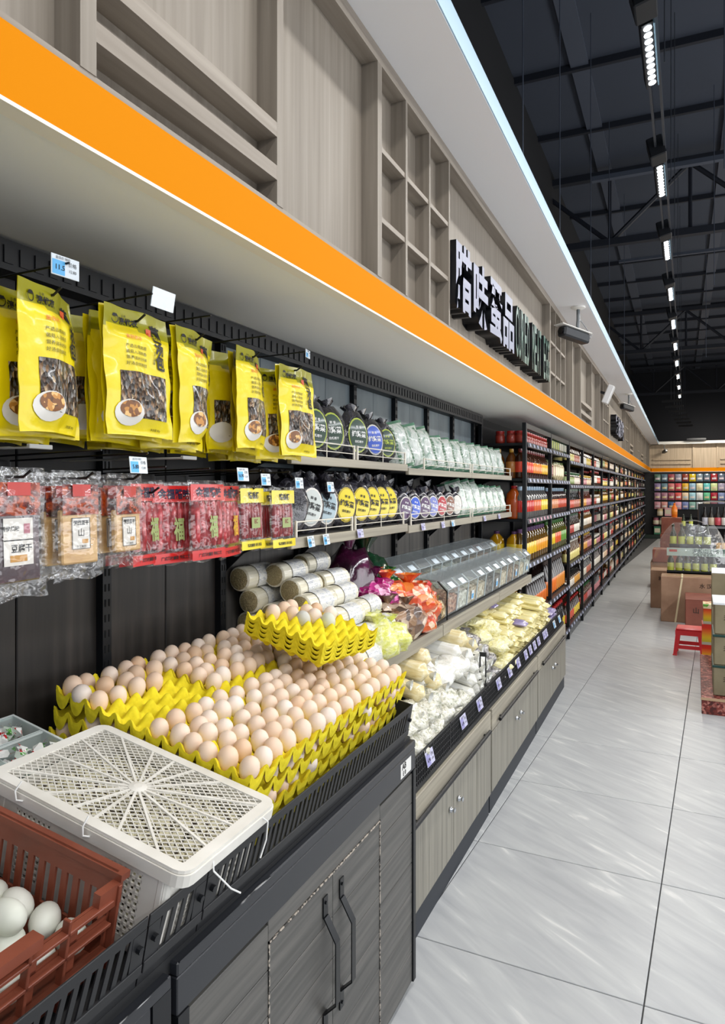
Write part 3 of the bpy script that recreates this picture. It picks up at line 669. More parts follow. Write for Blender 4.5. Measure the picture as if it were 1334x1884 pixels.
# ================================================================ eggs, trays, crates
TILT = R(12.5); TN = Vector((sin(TILT), 0, cos(TILT)))
def on_slope(cx, cy, cz, lx, ly, lz, rz=0.0):
    """local (tray) coordinates to world for a tray tilted toward the aisle"""
    return Vector((cx, cy, cz)) + (Matrix.Rotation(TILT, 3, 'Y') @ Matrix.Rotation(rz, 3, 'Z')) @ Vector((lx, ly, lz))
TW, TL, AH = 0.282, 0.298, 0.045           # tray width (x, 6 cups), length (y, 5 cups), height
def cup(x, y, nx=6, ny=5):
    a = (0.5 - 0.5 * cos(2 * pi * nx * x)) ; b = (0.5 - 0.5 * cos(2 * pi * ny * y))
    # 0 at cup borders in that axis, 1 at cup centre
    h = 1 - (a * 0.5 + b * 0.5)
    return AH * (h ** 1.25)
def tray_mesh(seed, nested=False):
    rnd = random.Random(seed); bx, by = rnd.uniform(-.003, .003), rnd.uniform(-.003, .003)
    def f(u, v):
        z = cup(u, v)
        n = noise.noise(Vector((u * 9 + seed, v * 9, 0))) * 0.004
        e = min(u, 1 - u, v, 1 - v)
        if e < 0.004: z = max(z, 0.027)
        return ((u - 0.5) * TW, (v - 0.5) * TL, z + n)
    m = MB(); m.grid(48, 40, f, 0)
    # outer cup walls hanging below the rim
    def skirt(fn, nd, n, k):
        vs = []; nd = Vector(nd)
        for i in range(n + 1):
            t = i / n; p = Vector(fn(t)); c = 0.5 - 0.5 * cos(2 * pi * k * t); lo = (0.032 - 0.040 * c ** 0.32) if not nested else 0.024 - 0.008 * c
            hi = p.z
            for q in range(5):
                s_ = q / 4; z = hi + (min(lo, hi - 0.004) - hi) * s_
                vs.append(Vector((p.x, p.y, z)) + nd * (0.004 * (q > 0) * c * (1 - s_ * 1.6) - 0.001))
        m.add(vs, [(i * 5 + q, (i + 1) * 5 + q, (i + 1) * 5 + q + 1, i * 5 + q + 1) for i in range(n) for q in range(4)])
    skirt(lambda t: f(t, 0), (0, -1, 0), 48, 6); skirt(lambda t: f(t, 1), (0, 1, 0), 48, 6); skirt(lambda t: f(0, t), (-1, 0, 0), 40, 5); skirt(lambda t: f(1, t), (1, 0, 0), 40, 5)
    # rim lip
    def edge(fn, n):
        vs = []; 
        for i in range(n + 1):
            p = Vector(fn(i / n)); vs += [p, p + Vector((0, 0, -0.006))]
        m.add(vs, [(2 * i, 2 * i + 2, 2 * i + 3, 2 * i + 1) for i in range(n)])
    edge(lambda t: f(t, 0), 48); edge(lambda t: f(t, 1), 48); edge(lambda t: f(0, t), 40); edge(lambda t: f(1, t), 40)
    return m
PULP = noisy('yellow_pulp', [(0.3, 'dcc80f'), (0.6, 'efdc22')], (60, 60, 60), 4, 0.85, bump=0.35, bdist=0.004)
TRAYN = tray_mesh(5, True).mesh('nested_egg_tray', 'all', [PULP])
TRAYS = [tray_mesh(s).mesh('egg_tray', 'all', [PULP]) for s in range(3)]
# egg: fuller end up
def egg_mesh(l=0.0565, r=0.0215, name='egg'):
    pr = []
    for i in range(11):
        t = pi * i / 10; z = -cos(t) * l / 2; rr = r * sin(t) * (1 + 0.12 * cos(t) * -1) ; pr.append((max(rr, 0.0006), z + l / 2))
    return MB().lathe(pr, 18)
HEN = per_object('hen_egg_shell', ['e9c9ad', 'efd8c4', 'ecceb2', 'f2e0d0', 'e4bf9c', 'efd9c6', 'f3e6da', 'eacbae'], 0.5)
EGG = egg_mesh().mesh('egg', 'all', [HEN])
GREENEGG = mat('greenish_shell', 'd3d6c6', 0.4)
neg = 0
def tray_at(cx, cy, cz, label, rz=0.0, v=0, group='yellow pulp egg trays in the big stacks'):
    o = put('egg_tray', TRAYN if group.startswith('nested') else TRAYS[v % 3], (), None, (cx, cy, cz)); o.rotation_mode = 'XYZ'
    o.rotation_euler = (Matrix.Rotation(TILT, 3, 'Y') @ Matrix.Rotation(rz, 3, 'Z')).to_euler()
    return tag(o, label, 'egg tray', group)
def egg_at(base, i, j, label, group, rz=0.0, me=None, lz=0.007, nx=6, ny=5, sc=None):
    global neg; neg += 1
    lx = ((i + 0.5) / nx - 0.5) * TW + random.uniform(-.001, .001); ly = ((j + 0.5) / ny - 0.5) * TL + random.uniform(-.001, .001)
    p = on_slope(base[0], base[1], base[2], lx, ly, lz, rz)
    o = put('egg', me or EGG, (), None, p)
    o.rotation_euler = (random.uniform(-.14, .14), TILT + random.uniform(-.14, .14), random.uniform(0, 6.28))
    s = sc or random.uniform(0.97, 1.07); o.scale = (s, s, s * random.uniform(0.97, 1.03))
    return tag(o, label, 'egg', group)
PITCH = 0.051
def up_n(c, k): return (c[0] + TN.x * PITCH * k, c[1], c[2] + TN.z * PITCH * k)
place = ['nearest the white crate', 'in the middle', 'farthest from the camera']
FR = [(-0.952, 1.229 + TL / 2 + q * 0.303, 1.000) for q in range(3)]
BK = [(-1.222, 1.229 + TL / 2 + q * 0.303, 1.060) for q in range(3)]
for row, name in ((FR, 'front stack'), (BK, 'back stack')):
    for q, c in enumerate(row):
        jit = [random.uniform(-.006, .006) for _ in range(4)]
        for k in range(4):
            cc = up_n((c[0] + jit[k] * (k > 0), c[1] + jit[(k + 1) % 4] * (k > 0), c[2]), -k)
            lab = ['topmost', 'second', 'third', 'lowest'][k] + ' yellow pulp tray of the ' + name + ' ' + place[q]
            tray_at(cc[0], cc[1], cc[2], lab, random.uniform(-.015, .015), q + k)
            cells = []
            for i in range(6):
                for j in range(5):
                    if k == 0:
                        if row is BK and q == 0 and i >= 3: continue
                        if row is BK and q == 0 and i == 2 and j > 3: continue
                        if row is BK and q == 1 and i == 5: continue
                        cells.append((i, j))
                    elif k < 3 and ((q == 0 and j == 0) or (row is FR and i == 5)) and random.random() < 0.7: cells.append((i, j))
            for (i, j) in cells:
                if k == 0: egg_at(cc, i, j, 'hen egg, %s row from the aisle, %s along, %s tray of the %s' % (ordn(5 - i), ordn(j), ['nearest', 'middle', 'farthest'][q], name), 'eggs in the top trays, ' + name + ' ' + place[q])
                else: egg_at(cc, i, j, 'egg peeking out below the %s tray of the %s, %s, row %s, place %s' % (['top', 'second'][k - 1], name, ['nearest', 'middle', 'farthest'][q], ordn(5 - i), ordn(j)), 'eggs between the lower trays, ' + name + ' ' + place[q])
# the small stack of nearly empty trays on top
SC0 = (-1.030, 1.89, 1.122)
for k in range(4):
    c = (SC0[0] + TN.x * 0.0135 * k, SC0[1], SC0[2] + TN.z * 0.0135 * k)
    tray_at(c[0], c[1], c[2], ['lowest', 'second', 'third', 'topmost'][k] + ' tray of the small nested stack lying on the eggs', R(-7), k, 'nested near-empty trays on the eggs')
top = c
for q, (i, j, g) in enumerate(((0, 1, 0), (0, 2, 0), (1, 2, 0), (0, 3, 0), (2, 2, 1), (1, 3, 0), (2, 3, 0), (1, 4, 0), (2, 4, 0), (3, 3, 2))):
    e = egg_at(top, i, j, 'grey-white egg in the small nested tray stack' if g == 1 else ('greenish white egg lying in the small nested tray stack' if g == 2 else 'pinkish egg in the small nested tray stack, %s from the wall side' % ordn(q)), None if g else 'pinkish eggs in the small nested tray stack', R(-7))
    if g: recolor(e, [mat('grey_white_shell', 'c9c8c0', 0.4) if g == 1 else GREENEGG])

# white perforated crate with tied lid and quail eggs
CRW = noisy('milky_crate_plastic', [(0.3, 'dad6cc'), (0.7, 'eeebe3')], (9, 9, 9), 3, 0.45)
cr = thing('quail_egg_crate', 'white perforated plastic crate with a net lid full of speckled quail eggs', 'crate', (-0.997, 1.066, deck_z(-0.997) + 0.004), (0, TILT, R(1.5)))
CX, CY, CZ = 0.232, 0.152, 0.170           # half length (x), half width (y), height
def frame_ring(mb, hx, hy, t, z0, z1, c=0.02):
    """rounded rectangular ring"""
    def rr(hx, hy, c):
        pts = []
        for (sx, sy, a0) in ((1, 1, 0), (-1, 1, 90), (-1, -1, 180), (1, -1, 270)):
            for k in range(5): a = R(a0 + k * 22.5); pts.append((sx * (hx - c) + c * cos(a), sy * (hy - c) + c * sin(a)))
        return pts
    o = rr(hx, hy, c); i = rr(hx - t, hy - t, max(c - t, 0.004)); n = len(o)
    vs = [(x, y, z) for z in (z0, z1) for (x, y) in o] + [(x, y, z) for z in (z0, z1) for (x, y) in i]
    fs = []
    for k in range(n):
        a = (k + 1) % n
        fs += [(k, a, n + a, n + k), (2 * n + k, 3 * n + k, 3 * n + a, 2 * n + a), (n + k, n + a, 3 * n + a, 3 * n + k), (k, 2 * n + k, 2 * n + a, a)]
    mb.add(vs, fs)
BODY = 0.196
def perforated(mb, P, W, Hh, nx, nz, t=0.0035, bar=0.42):
    """wall of bars: P maps (a in 0..W, b in 0..H, depth) to a point"""
    def bx(a0, a1, b0, b1):
        vs = [P(a, b, c) for c in (0, t) for b in (b0, b1) for a in (a0, a1)]
        mb.add(vs, [(0, 2, 3, 1), (4, 5, 7, 6), (0, 1, 5, 4), (2, 6, 7, 3), (0, 4, 6, 2), (1, 3, 7, 5)])
    dx = W / nx; dz = Hh / nz
    for i in range(nx + 1): bx(max(0, i * dx - dx * bar / 2), min(W, i * dx + dx * bar / 2), 0, Hh)
    for j in range(nz + 1): bx(0, W, max(0, j * dz - dz * bar / 2), min(Hh, j * dz + dz * bar / 2))
wallg = MB()
for s in (1, -1):
    # long sides (facing the camera / away): solid panels with perforated fields
    y = s * (CY - 0.006)
    P = lambda a, b, c, y=y, s=s: (a - BODY + 0.004, y - s * c * 1, b + 0.01)
    def solid(a0, a1, b0, b1, P=P):
        vs = [P(a, b, c) for c in (0, 0.0035) for b in (b0, b1) for a in (a0, a1)]; wallg.add(vs, [(0, 2, 3, 1), (4, 5, 7, 6), (0, 1, 5, 4), (2, 6, 7, 3), (0, 4, 6, 2), (1, 3, 7, 5)])
    Wd = 2 * BODY - 0.008
    for (u0, u1, n) in ((0.045, 0.13, 7), (Wd - 0.13, Wd - 0.045, 7)):
        Q = lambda a, b, c, P=P, u0=u0: P(u0 + a, b + 0.012, c)
        perforated(wallg, Q, u1 - u0, 0.122, n, 10)
    solid(0, 0.045, 0, 0.15); solid(0.13, Wd - 0.13, 0, 0.15); solid(Wd - 0.045, Wd, 0, 0.15)
    solid(0.045, 0.13, 0.134, 0.15); solid(Wd - 0.13, Wd - 0.045, 0.134, 0.15); solid(0.045, 0.13, 0, 0.012); solid(Wd - 0.13, Wd - 0.045, 0, 0.012)
    x = s * BODY
    P2 = lambda a, b, c, x=x, s=s: (x - s * c, a - CY + 0.012, b + 0.01)
    Wd2 = 2 * CY - 0.024
    def solid2(a0, a1, b0, b1, P=P2):
        vs = [P(a, b, c) for c in (0, 0.0035) for b in (b0, b1) for a in (a0, a1)]; wallg.add(vs, [(0, 2, 3, 1), (4, 5, 7, 6), (0, 1, 5, 4), (2, 6, 7, 3), (0, 4, 6, 2), (1, 3, 7, 5)])
    for (u0, u1) in ((0.04, 0.095), (Wd2 - 0.095, Wd2 - 0.04)):
        Q = lambda a, b, c, P=P2, u0=u0: P(u0 + a, b + 0.02, c)
        perforated(wallg, Q, u1 - u0, 0.115, 5, 9)
    solid2(0, 0.04, 0, 0.15); solid2(0.095, Wd2 - 0.095, 0, 0.15); solid2(Wd2 - 0.04, Wd2, 0, 0.15)
    solid2(0.04, 0.095, 0.135, 0.15); solid2(Wd2 - 0.095, Wd2 - 0.04, 0.135, 0.15); solid2(0.04, 0.095, 0, 0.02); solid2(Wd2 - 0.095, Wd2 - 0.04, 0, 0.02)
for (sx, sy) in ((1, 1), (1, -1), (-1, 1), (-1, -1)):
    wallg.lathe([(0.014, 0.008), (0.014, 0.16)], 10, None, (sx * (BODY - 0.012), sy * (CY - 0.018), 0))
put('side_walls', wallg, CRW, cr)
put('bottom', MB().box(-BODY, BODY, -CY + .01, CY - .01, 0, 0.008), CRW, cr)
rim = MB(); frame_ring(rim, CX, CY, 0.022, 0.155, 0.176, 0.028); put('rim', rim, CRW, cr)
lid = MB(); frame_ring(lid, CX - 0.003, CY - 0.003, 0.022, 0.177, 0.183, 0.026)
lid_o = put('lid', lid, CRW, cr)
net = MB(); hx, hy = CX - 0.024, CY - 0.024
dz = 0.179
for q in range(-26, 27):      # two families of thin slanted bars, clipped to the opening
    for sgn in (1, -1):
        o = q * 0.0190
        pts = []
        for t in (-1.0, 1.0):
            pass
        # line: y = sgn*0.8*(x - o)
        x0, x1 = -hx, hx
        ya_, yb_ = sgn * 0.72 * (x0 - o), sgn * 0.72 * (x1 - o)
        def clipx(yv): return yv / (sgn * 0.72) + o
        xs = sorted([max(-hx, min(hx, clipx(-hy))), max(-hx, min(hx, clipx(hy)))])
        if xs[1] - xs[0] < 0.006: continue
        a = Vector((xs[0], sgn * 0.72 * (xs[0] - o), dz)); b = Vector((xs[1], sgn * 0.72 * (xs[1] - o), dz))
        d = (b - a).normalized(); n = Vector((-d.y, d.x, 0)) * 0.00095
        net.add([a - n, b - n, b + n, a + n, a - n + Vector((0, 0, .0016)), b - n + Vector((0, 0, .0016)), b + n + Vector((0, 0, .0016)), a + n + Vector((0, 0, .0016))], [(0, 3, 2, 1), (4, 5, 6, 7), (0, 1, 5, 4), (1, 2, 6, 5), (2, 3, 7, 6), (3, 0, 4, 7)])
tag(put('net_mesh', net, CRW, lid_o), kind='stuff')
for q in range(16):
    a = 2 * pi * q / 16 + 0.1; L_ = min(abs(hx / max(abs(cos(a)), 1e-3)), abs(hy / max(abs(sin(a)), 1e-3)))
    put('spoke', MB().box(0, L_, -0.0024, 0.0024, 0, 0.0035), CRW, lid_o, (0, 0, dz), (0, 0, a))
put('hub', MB().lathe([(0.018, 0), (0.018, 0.004), (0.008, 0.006)], 16), CRW, lid_o, (0, 0, dz))
TIE = mat('white_cable_tie', 'efefec', 0.35)
for pts in ([(CX - 0.002, -0.07, 0.17), (CX + 0.006, -0.075, 0.155), (CX + 0.035, -0.055, 0.125), (CX + 0.05, -0.045, 0.118)],
            [(CX - 0.002, 0.09, 0.175), (CX + 0.008, 0.10, 0.165), (CX + 0.012, 0.10, 0.13), (CX + 0.014, 0.085, 0.10)],
            [(0.02, -CY, 0.20), (0.02, -CY - 0.010, 0.185), (0.022, -CY - 0.008, 0.168), (0.03, -CY, 0.166)],
            [(-0.14, -CY, 0.20), (-0.142, -CY - 0.010, 0.185), (-0.138, -CY - 0.008, 0.168), (-0.13, -CY, 0.166)]):
    put('cable_tie', MB().tube(pts, 0.0016, 6), TIE, cr, smooth=True)
# quail eggs inside: speckled; a full countless layer
QS = noisy('speckled_quail_shell', [(0.0, '2d2418'), (0.44, '3f3222'), (0.48, 'ddd6b4'), (1.0, 'f2eed6')], (110, 110, 110), 3, 0.45, rnd=False)
qe = MB()
prq = [(0.0004, -0.016), (0.008, -0.0125), (0.0118, -0.005), (0.0122, 0.002), (0.0095, 0.010), (0.0004, 0.0155)]
random.seed(12)
for q in range(560):
    x = random.uniform(-BODY + 0.02, BODY - 0.02); y = random.uniform(-CY + 0.03, CY - 0.03); z = 0.128 + 0.014 * sin(x * 21) * cos(y * 17) + random.uniform(-.008, .012)
    e = MB().lathe(prq, 8); Mx = Euler((random.uniform(-1.6, 1.6), random.uniform(-1.6, 1.6), 0)).to_matrix()
    e.warp(lambda p: Mx @ p + Vector((x, y, z))); qe.add(e.v, e.f)
for q in range(150):          # those seen through the side slots
    s = random.choice((-1, 1))
    if random.random() < 0.7: x = random.uniform(-BODY + 0.02, BODY - 0.02); y = -(CY - 0.026)
    else: x = BODY - 0.02; y = random.uniform(-CY + 0.03, CY - 0.03)
    z = random.uniform(0.02, 0.11); e = MB().lathe(prq, 8); Mx = Euler((random.uniform(-1.6, 1.6), random.uniform(-1.6, 1.6), 0)).to_matrix()
    e.warp(lambda p: Mx @ p + Vector((x, y, z))); qe.add(e.v, e.f)
tag(put('quail_eggs', qe, QS, None, cr.location, cr.rotation_euler, smooth='all'), 'layer of small black-speckled quail eggs inside the white crate', 'quail eggs', kind='stuff')

# brown crate with duck eggs
BRN = noisy('brown_crate_plastic', [(0.3, '763c2a'), (0.7, '8c4a36')], (12, 12, 12), 3, 0.42)
bc = thing('duck_egg_crate', 'brown slotted plastic crate holding large pale duck eggs', 'crate', (-1.062, 0.565, deck_z(-1.062) + 0.003), (0, R(10), R(1)))
BX, BY, BZ = 0.212, 0.315, 0.160
bw = MB(); random.seed(3)
def slab(mb, a, b): mb.box(min(a[0], b[0]), max(a[0], b[0]), min(a[1], b[1]), max(a[1], b[1]), min(a[2], b[2]), max(a[2], b[2]))
for s in (1, -1):
    y = s * BY                      # walls facing the white crate and the camera side
    slab(bw, (-BX, y, 0), (BX, y - s * 0.005, 0.045)); slab(bw, (-BX, y, 0.118), (BX, y - s * 0.005, BZ))
    for q in range(17): x = -BX + 0.005 + q * (2 * BX - 0.01) / 16; slab(bw, (x - 0.006, y, 0.045), (x + 0.006, y - s * 0.005, 0.118))
    x = s * BX
    slab(bw, (x, -BY, 0), (x - s * 0.005, BY, 0.04)); slab(bw, (x, -BY, 0.078), (x - s * 0.005, BY, 0.092)); 
    if s < 0: slab(bw, (x, -BY, 0.118), (x + 0.005, BY, BZ))
    else:                            # aisle side with hand cut-outs and dipped rim
        slab(bw, (x, -BY, 0.118), (x - 0.005, BY - 0.17, 0.145)); slab(bw, (x, BY - 0.17, 0.118), (x - 0.005, BY, 0.126))
    for q in range(9): yy = -BY + 0.01 + q * (2 * BY - 0.02) / 8; slab(bw, (x, yy - 0.007, 0.04), (x - s * 0.005, yy + 0.007, 0.12))
put('side_walls', bw, BRN, bc)
put('bottom', MB().box(-BX, BX, -BY, BY, 0, 0.006), BRN, bc)
rb = MB(); slab(rb, (-BX - 0.012, BY - 0.008, BZ - 0.012), (BX + 0.012, BY + 0.012, BZ)); slab(rb, (-BX - 0.012, -BY - 0.012, BZ - 0.012), (BX + 0.012, -BY + 0.008, BZ)); slab(rb, (-BX - 0.012, -BY, BZ - 0.012), (-BX + 0.006, BY, BZ))
slab(rb, (BX - 0.006, -BY, BZ - 0.022), (BX + 0.016, BY - 0.165, BZ - 0.004)); slab(rb, (BX - 0.004, BY - 0.05, BZ - 0.05), (BX + 0.010, BY, BZ - 0.012))
put('rim', rb, BRN, bc)
for z in (0.12, 0.082, 0.038): put('outer_rib', MB().bbox(BX, BX + 0.014, -BY, BY - 0.02, z, z + 0.006, 0.001), BRN, bc)
for yy in (-0.2, -0.02, 0.13, 0.2, BY - 0.012): put('outer_rib', MB().bbox(BX, BX + 0.014, yy, yy + 0.006, 0.0, 0.145, 0.001), BRN, bc)
DUCK = egg_mesh(0.068, 0.0245).mesh('duck_egg', 'all', [noisy('pale_green_duck_shell', [(0.3, 'cfd3c4'), (0.6, 'dfe0d6'), (0.8, 'e8e6dd')], (14, 14, 14), 3, 0.4)])
random.seed(21); Mc = Matrix.Translation(bc.location) @ bc.rotation_euler.to_matrix().to_4x4()
spots = []
for i in range(7):
    for j in range(10):
        x = -BX + 0.038 + i * 0.0580; y = -BY + 0.036 + j * 0.0605
        spots.append((x + random.uniform(-.006, .006), y + random.uniform(-.006, .006), 0.056 + random.uniform(0, .012)))
for i in range(4):
    for j in range(6):
        spots.append((-BX + 0.065 + i * 0.085 + random.uniform(-.01, .01), -BY + 0.08 + j * 0.088 + random.uniform(-.01, .01), 0.098 + random.uniform(-.004, .006)))
for k, (x, y, z) in enumerate(spots):
    o = put('duck_egg', DUCK, (), None, Mc @ Vector((x, y, z)))
    a = random.uniform(-0.5, 0.9); o.rotation_euler = (R(90) + random.uniform(-.3, .3), random.uniform(-.3, .3), a + R(35) * random.choice((1, 1, 0)))
    up = o.rotation_euler.to_matrix() @ Vector((0, 0, 0.034)); o.location = o.location - up
    tag(o, 'pale greenish duck egg lying on top in the brown crate, %s row, %s along' % (ordn((k - 70) // 6), ordn((k - 70) % 6)) if k >= 70 else 'pale greenish duck egg in the lower layer of the brown crate, %s row, %s along' % (ordn(k // 10), ordn(k % 10)), 'duck egg', 'top duck eggs' if k >= 70 else 'lower duck eggs')

# clear compartment tray with wrapped sweets
ctb = thing('candy_tray', 'clear plastic compartment tray of small wrapped eggs by the wall', 'tray', (-1.343, 0.95, deck_z(-1.343) + 0.05), (0, TILT, 0))
FRST = film('frosted_clear_plastic', 'f6fcfb', 0.08, 0.2, 0.30, 0.0)
g = MB(); a, b, hh = 0.095, 0.215, 0.085
for x in (-a, 0, a - 0.003): g.box(x, x + 0.003, -b, b, 0, hh)
for q in range(4): yq = -b + q * (2 * b - 0.003) / 3; g.box(-a, a, yq, yq + 0.003, 0, hh)
g.box(-a, a, -b, b, 0, 0.003)
put('tray_body', g, FRST, ctb)
rg = MB(); rg.box(-a - .006, a + .006, -b - .006, -b, hh - 0.006, hh).box(-a - .006, a + .006, b, b + .006, hh - 0.006, hh).box(-a - .006, -a, -b, b, hh - 0.006, hh).box(a, a + .006, -b, b, hh - 0.006, hh).box(-.003, .006, -b, b, hh - .004, hh)
put('rim', rg, mat('frosted_rim', 'e6eeec', 0.3), ctb)
put('riser', MB().box(-a, a, -b, b, -0.045, -0.002), mat('deck_black', '18191b', 0.6), ctb)
WRAPA = noisy('red_white_wrapper', [(0.3, 'e8e8e4'), (0.52, 'f4f2ee'), (0.6, 'c8232a')], (60, 60, 60), 2, 0.3, interp='CONSTANT')
WRAPB = noisy('green_white_wrapper', [(0.3, 'dfe8dc'), (0.5, '5fae4a'), (0.62, 'e8efe4')], (60, 60, 60), 2, 0.3, interp='CONSTANT')
cnd = MB().add([(x * 0.017, y * 0.011, z * 0.009) for x, y, z in [(-1, 0, 0), (-.6, .9, .3), (-.6, -.9, .3), (-.6, 0, -1), (.6, .9, .3), (.6, -.9, .3), (.6, 0, -1), (1, 0, 0), (0, 0, 1.2)]], [(0, 1, 2), (0, 3, 1), (0, 2, 3), (1, 4, 8), (1, 8, 2), (2, 8, 5), (4, 5, 8), (1, 3, 6, 4), (3, 2, 5, 6), (4, 7, 5), (4, 6, 7), (5, 7, 6)])
cnd.add([(0.014, 0, 0), (0.026, 0.008, 0.003), (0.026, -0.008, -0.003)], [(0, 1, 2)]).add([(-0.014, 0, 0), (-0.026, 0.008, -0.003), (-0.026, -0.008, 0.003)], [(0, 1, 2)])
cma = cnd.mesh('wrapped_sweet', True, [WRAPA]); random.seed(4)
Mt = Matrix.Translation(ctb.location) @ ctb.rotation_euler.to_matrix().to_4x4()
for k in range(144):
    ix, iy = k % 2, (k // 2) % 3
    x = -a / 2 + ix * a + random.uniform(-.028, .028); y = -b + (iy + 0.5) * 2 * b / 3 + random.uniform(-.05, .05); z = 0.034 + (k // 24) * 0.009
    o = put('wrapped_sweet', cma, (), None, Mt @ Vector((x, y, z)), (random.uniform(-1, 1), random.uniform(-1, 1), random.uniform(0, 6)))
    gw = random.random() < 0.45
    if gw: recolor(o, [WRAPB])
    tag(o, ('green and white' if gw else 'red and white') + ' wrapped sweet in the clear tray, %s layer, %s piece' % (ordn(k // 24), ['near', 'middle', 'far'][(k // 2) % 3] + (' aisle side' if k % 2 else ' wall side') + ', ' + ordn((k % 24) // 6)), 'sweet', ('green' if gw else 'red') + ' wrapped sweets in the clear tray')
# ================================================================ hanging pouches and packs
YEL = mat('yellow_pouch_print', 'e6d006', 0.32, coat=0.25, bump=0.25, bscale=28)
YELD = mat('shaded_pouch_header', '9b960a', 0.35, coat=0.2, bump=0.2, bscale=28)  # pouch yellow with the shade on the header put into the colour
DRIED = noisy('dried_mushroom_pieces', [(0.0, '241c17'), (0.2, '57402f'), (0.38, '8a6a4c'), (0.5, '4a4541'), (0.68, '8d8a88'), (0.8, '3a2d25'), (0.92, 'b79e7d')], (130, 150, 90), 5, 0.3, kind='voro', bump=0.8, coat=0.5, interp='CONSTANT')
BOWLF = noisy('stewed_mushroom_print', [(0.2, '7a4a1e'), (0.5, 'c0843a'), (0.7, 'e3b673'), (0.9, '5c3a1c')], (110, 110, 110), 2, 0.4, kind='voro', interp='CONSTANT')
BOWLW = mat('bowl_white_print', 'd9d6cf', 0.4)
PW, PH = 0.200, 0.272
def pouch_surf(bend=0.0, tw=0.0, seed=0):
    def surf(y, z):                      # y in -PW/2..PW/2, z in -PH..0 (hung from the top)
        u = (y / (PW / 2)); t = -z / PH
        head = max(0.0, min(1.0, (t - 0.13) / 0.10)); tail = max(0.0, min(1.0, (0.97 - t) / 0.12))
        b = 0.017 * (1 - abs(u) ** 2.6) * head * tail
        w = noise.noise(Vector((y * 22 + seed * 7, z * 15, seed))) * 0.0042 + noise.noise(Vector((y * 60, z * 40, seed + 5))) * 0.0012
        return b + w * (0.35 + head) + bend * u * u * 0.02 + 0.004 * sin(u * 5 + t * 6 + seed) * (1 - head)
    return surf
def pouch_set(seed, bend, twist, curl):
    S = pouch_surf(bend, twist, seed)
    def wp(p):
        t = -p.z / PH; a = twist * (0.25 + 0.75 * t) ; u = p.y / (PW / 2)
        x, y = p.x, p.y
        y2 = y * (1 - abs(curl) * 0.25 * t) + 0.010 * curl * sin(t * 3)
        x2 = x - curl * 0.035 * u * u * (0.3 + t) 
        ca, sa = cos(a), sin(a)
        return Vector((x2 * ca - y2 * sa, x2 * sa + y2 * ca, p.z - 0.004 * u * u))
    def edge(y, z): return S(y, z)
    body = MB()
    NU, NV = 26, 34
    body.grid(NU, NV, lambda u, v: (S((u - .5) * PW, -PH + v * PH), (u - .5) * PW * (1 + 0.012 * sin(v * 17 + seed)), -PH + v * PH), mf=lambda u, v: 1 if v > 0.835 + 0.02 * sin(u * 6 + seed) else 0)
    body.grid(NU // 2, NV // 2, lambda u, v: (-max(0.0, S((u - .5) * PW, -PH + v * PH) - 0.004) * 0.7 + min(0, S((u - .5) * PW, -PH + v * PH)) - 0.0012, (u - .5) * PW * (1 + 0.012 * sin(v * 17 + seed)), -PH + v * PH), 0)
    body.warp(wp)
    out = {'body': (body.mesh('body', 'all', [YEL, YELD]),)}
    y0, y1, z0, z1 = -0.064, 0.076, -0.236, -0.138
    def rr(u, v): return (y0 + u * (y1 - y0), z0 + v * (z1 - z0))
    wd = MB().grid(12, 10, lambda u, v: (S(*rr(u, v)) + 0.0012, *rr(u, v)), 0).warp(wp); out['window'] = (wd.mesh('window', 'all', [DRIED]),)
    def disc(cy, cz, ry, rz, eps, n=18, rings=2):
        m = MB(); vs = [(S(cy, cz) + eps, cy, cz)]
        for k in range(1, rings + 1):
            for i in range(n): a = 2 * pi * i / n; yy = cy + ry * k / rings * cos(a); zz = cz + rz * k / rings * sin(a); vs.append((S(yy, zz) + eps, yy, zz))
        fs = [(0, 1 + i, 1 + (i + 1) % n) for i in range(n)]
        for k in range(rings - 1): fs += [(1 + k * n + i, 1 + (k + 1) * n + i, 1 + (k + 1) * n + (i + 1) % n, 1 + k * n + (i + 1) % n) for i in range(n)]
        return m.add(vs, fs)
    bw = disc(-0.040, -0.226, 0.040, 0.028, 0.0022).warp(wp); out['bowl_print'] = (bw.mesh('bowl_print', 'all', [BOWLW]),)
    bf = disc(-0.038, -0.218, 0.029, 0.018, 0.0030).warp(wp); out['stew_print'] = (bf.mesh('stew_print', 'all', [BOWLF]),)
    up = lambda e: (lambda y, z: S(y, z) + e)
    tx = MB()
    for ch, zc in (('菌', -0.040), ('汤', -0.073), ('包', -0.106)): letters(tx, ch, 0.057, zc, 0.036, up(0.0022), 0, 0.035)
    letters(tx, '滇优农', -0.022, -0.030, 0.017, up(0.0022), 0, 0.03); letters(tx, '云 南', -0.032, -0.018, 0.006, up(0.0022))
    n = 16; vs = []
    for i in range(n):
        a = 2 * pi * i / n; 
        for r_ in (0.0105, 0.0085): vs.append((S(-0.062, -0.027) + 0.0026, -0.062 + r_ * cos(a), -0.027 + r_ * sin(a)))
    tx.add(vs, [(2 * i, 2 * ((i + 1) % n), 2 * ((i + 1) % n) + 1, 2 * i + 1) for i in range(n)])
    tx.add([(S(-0.062, -0.02) + 0.0027, -0.0705, -0.0235), (S(-0.062, -0.02) + 0.0027, -0.0535, -0.0235), (S(-0.062, -0.02) + 0.0027, -0.0565, -0.0175), (S(-0.062, -0.02) + 0.0027, -0.0675, -0.0175)], [(0, 1, 2, 3)])
    for q, line in enumerate(('严选云南高原', '菌菇入汤鲜香', '营养滋补好味', '好汤自然鲜甜')): letters(tx, line, -0.018, -0.084 - q * 0.0125, 0.0085, up(0.0022), 0, 0.0, 1.25)
    letters(tx, '净含量 80g', 0.045, -0.258, 0.006, up(0.0022)); letters(tx, '产\n自\n高\n山\n鲜\n菌', 0.036, -0.096, 0.006, up(0.0022))
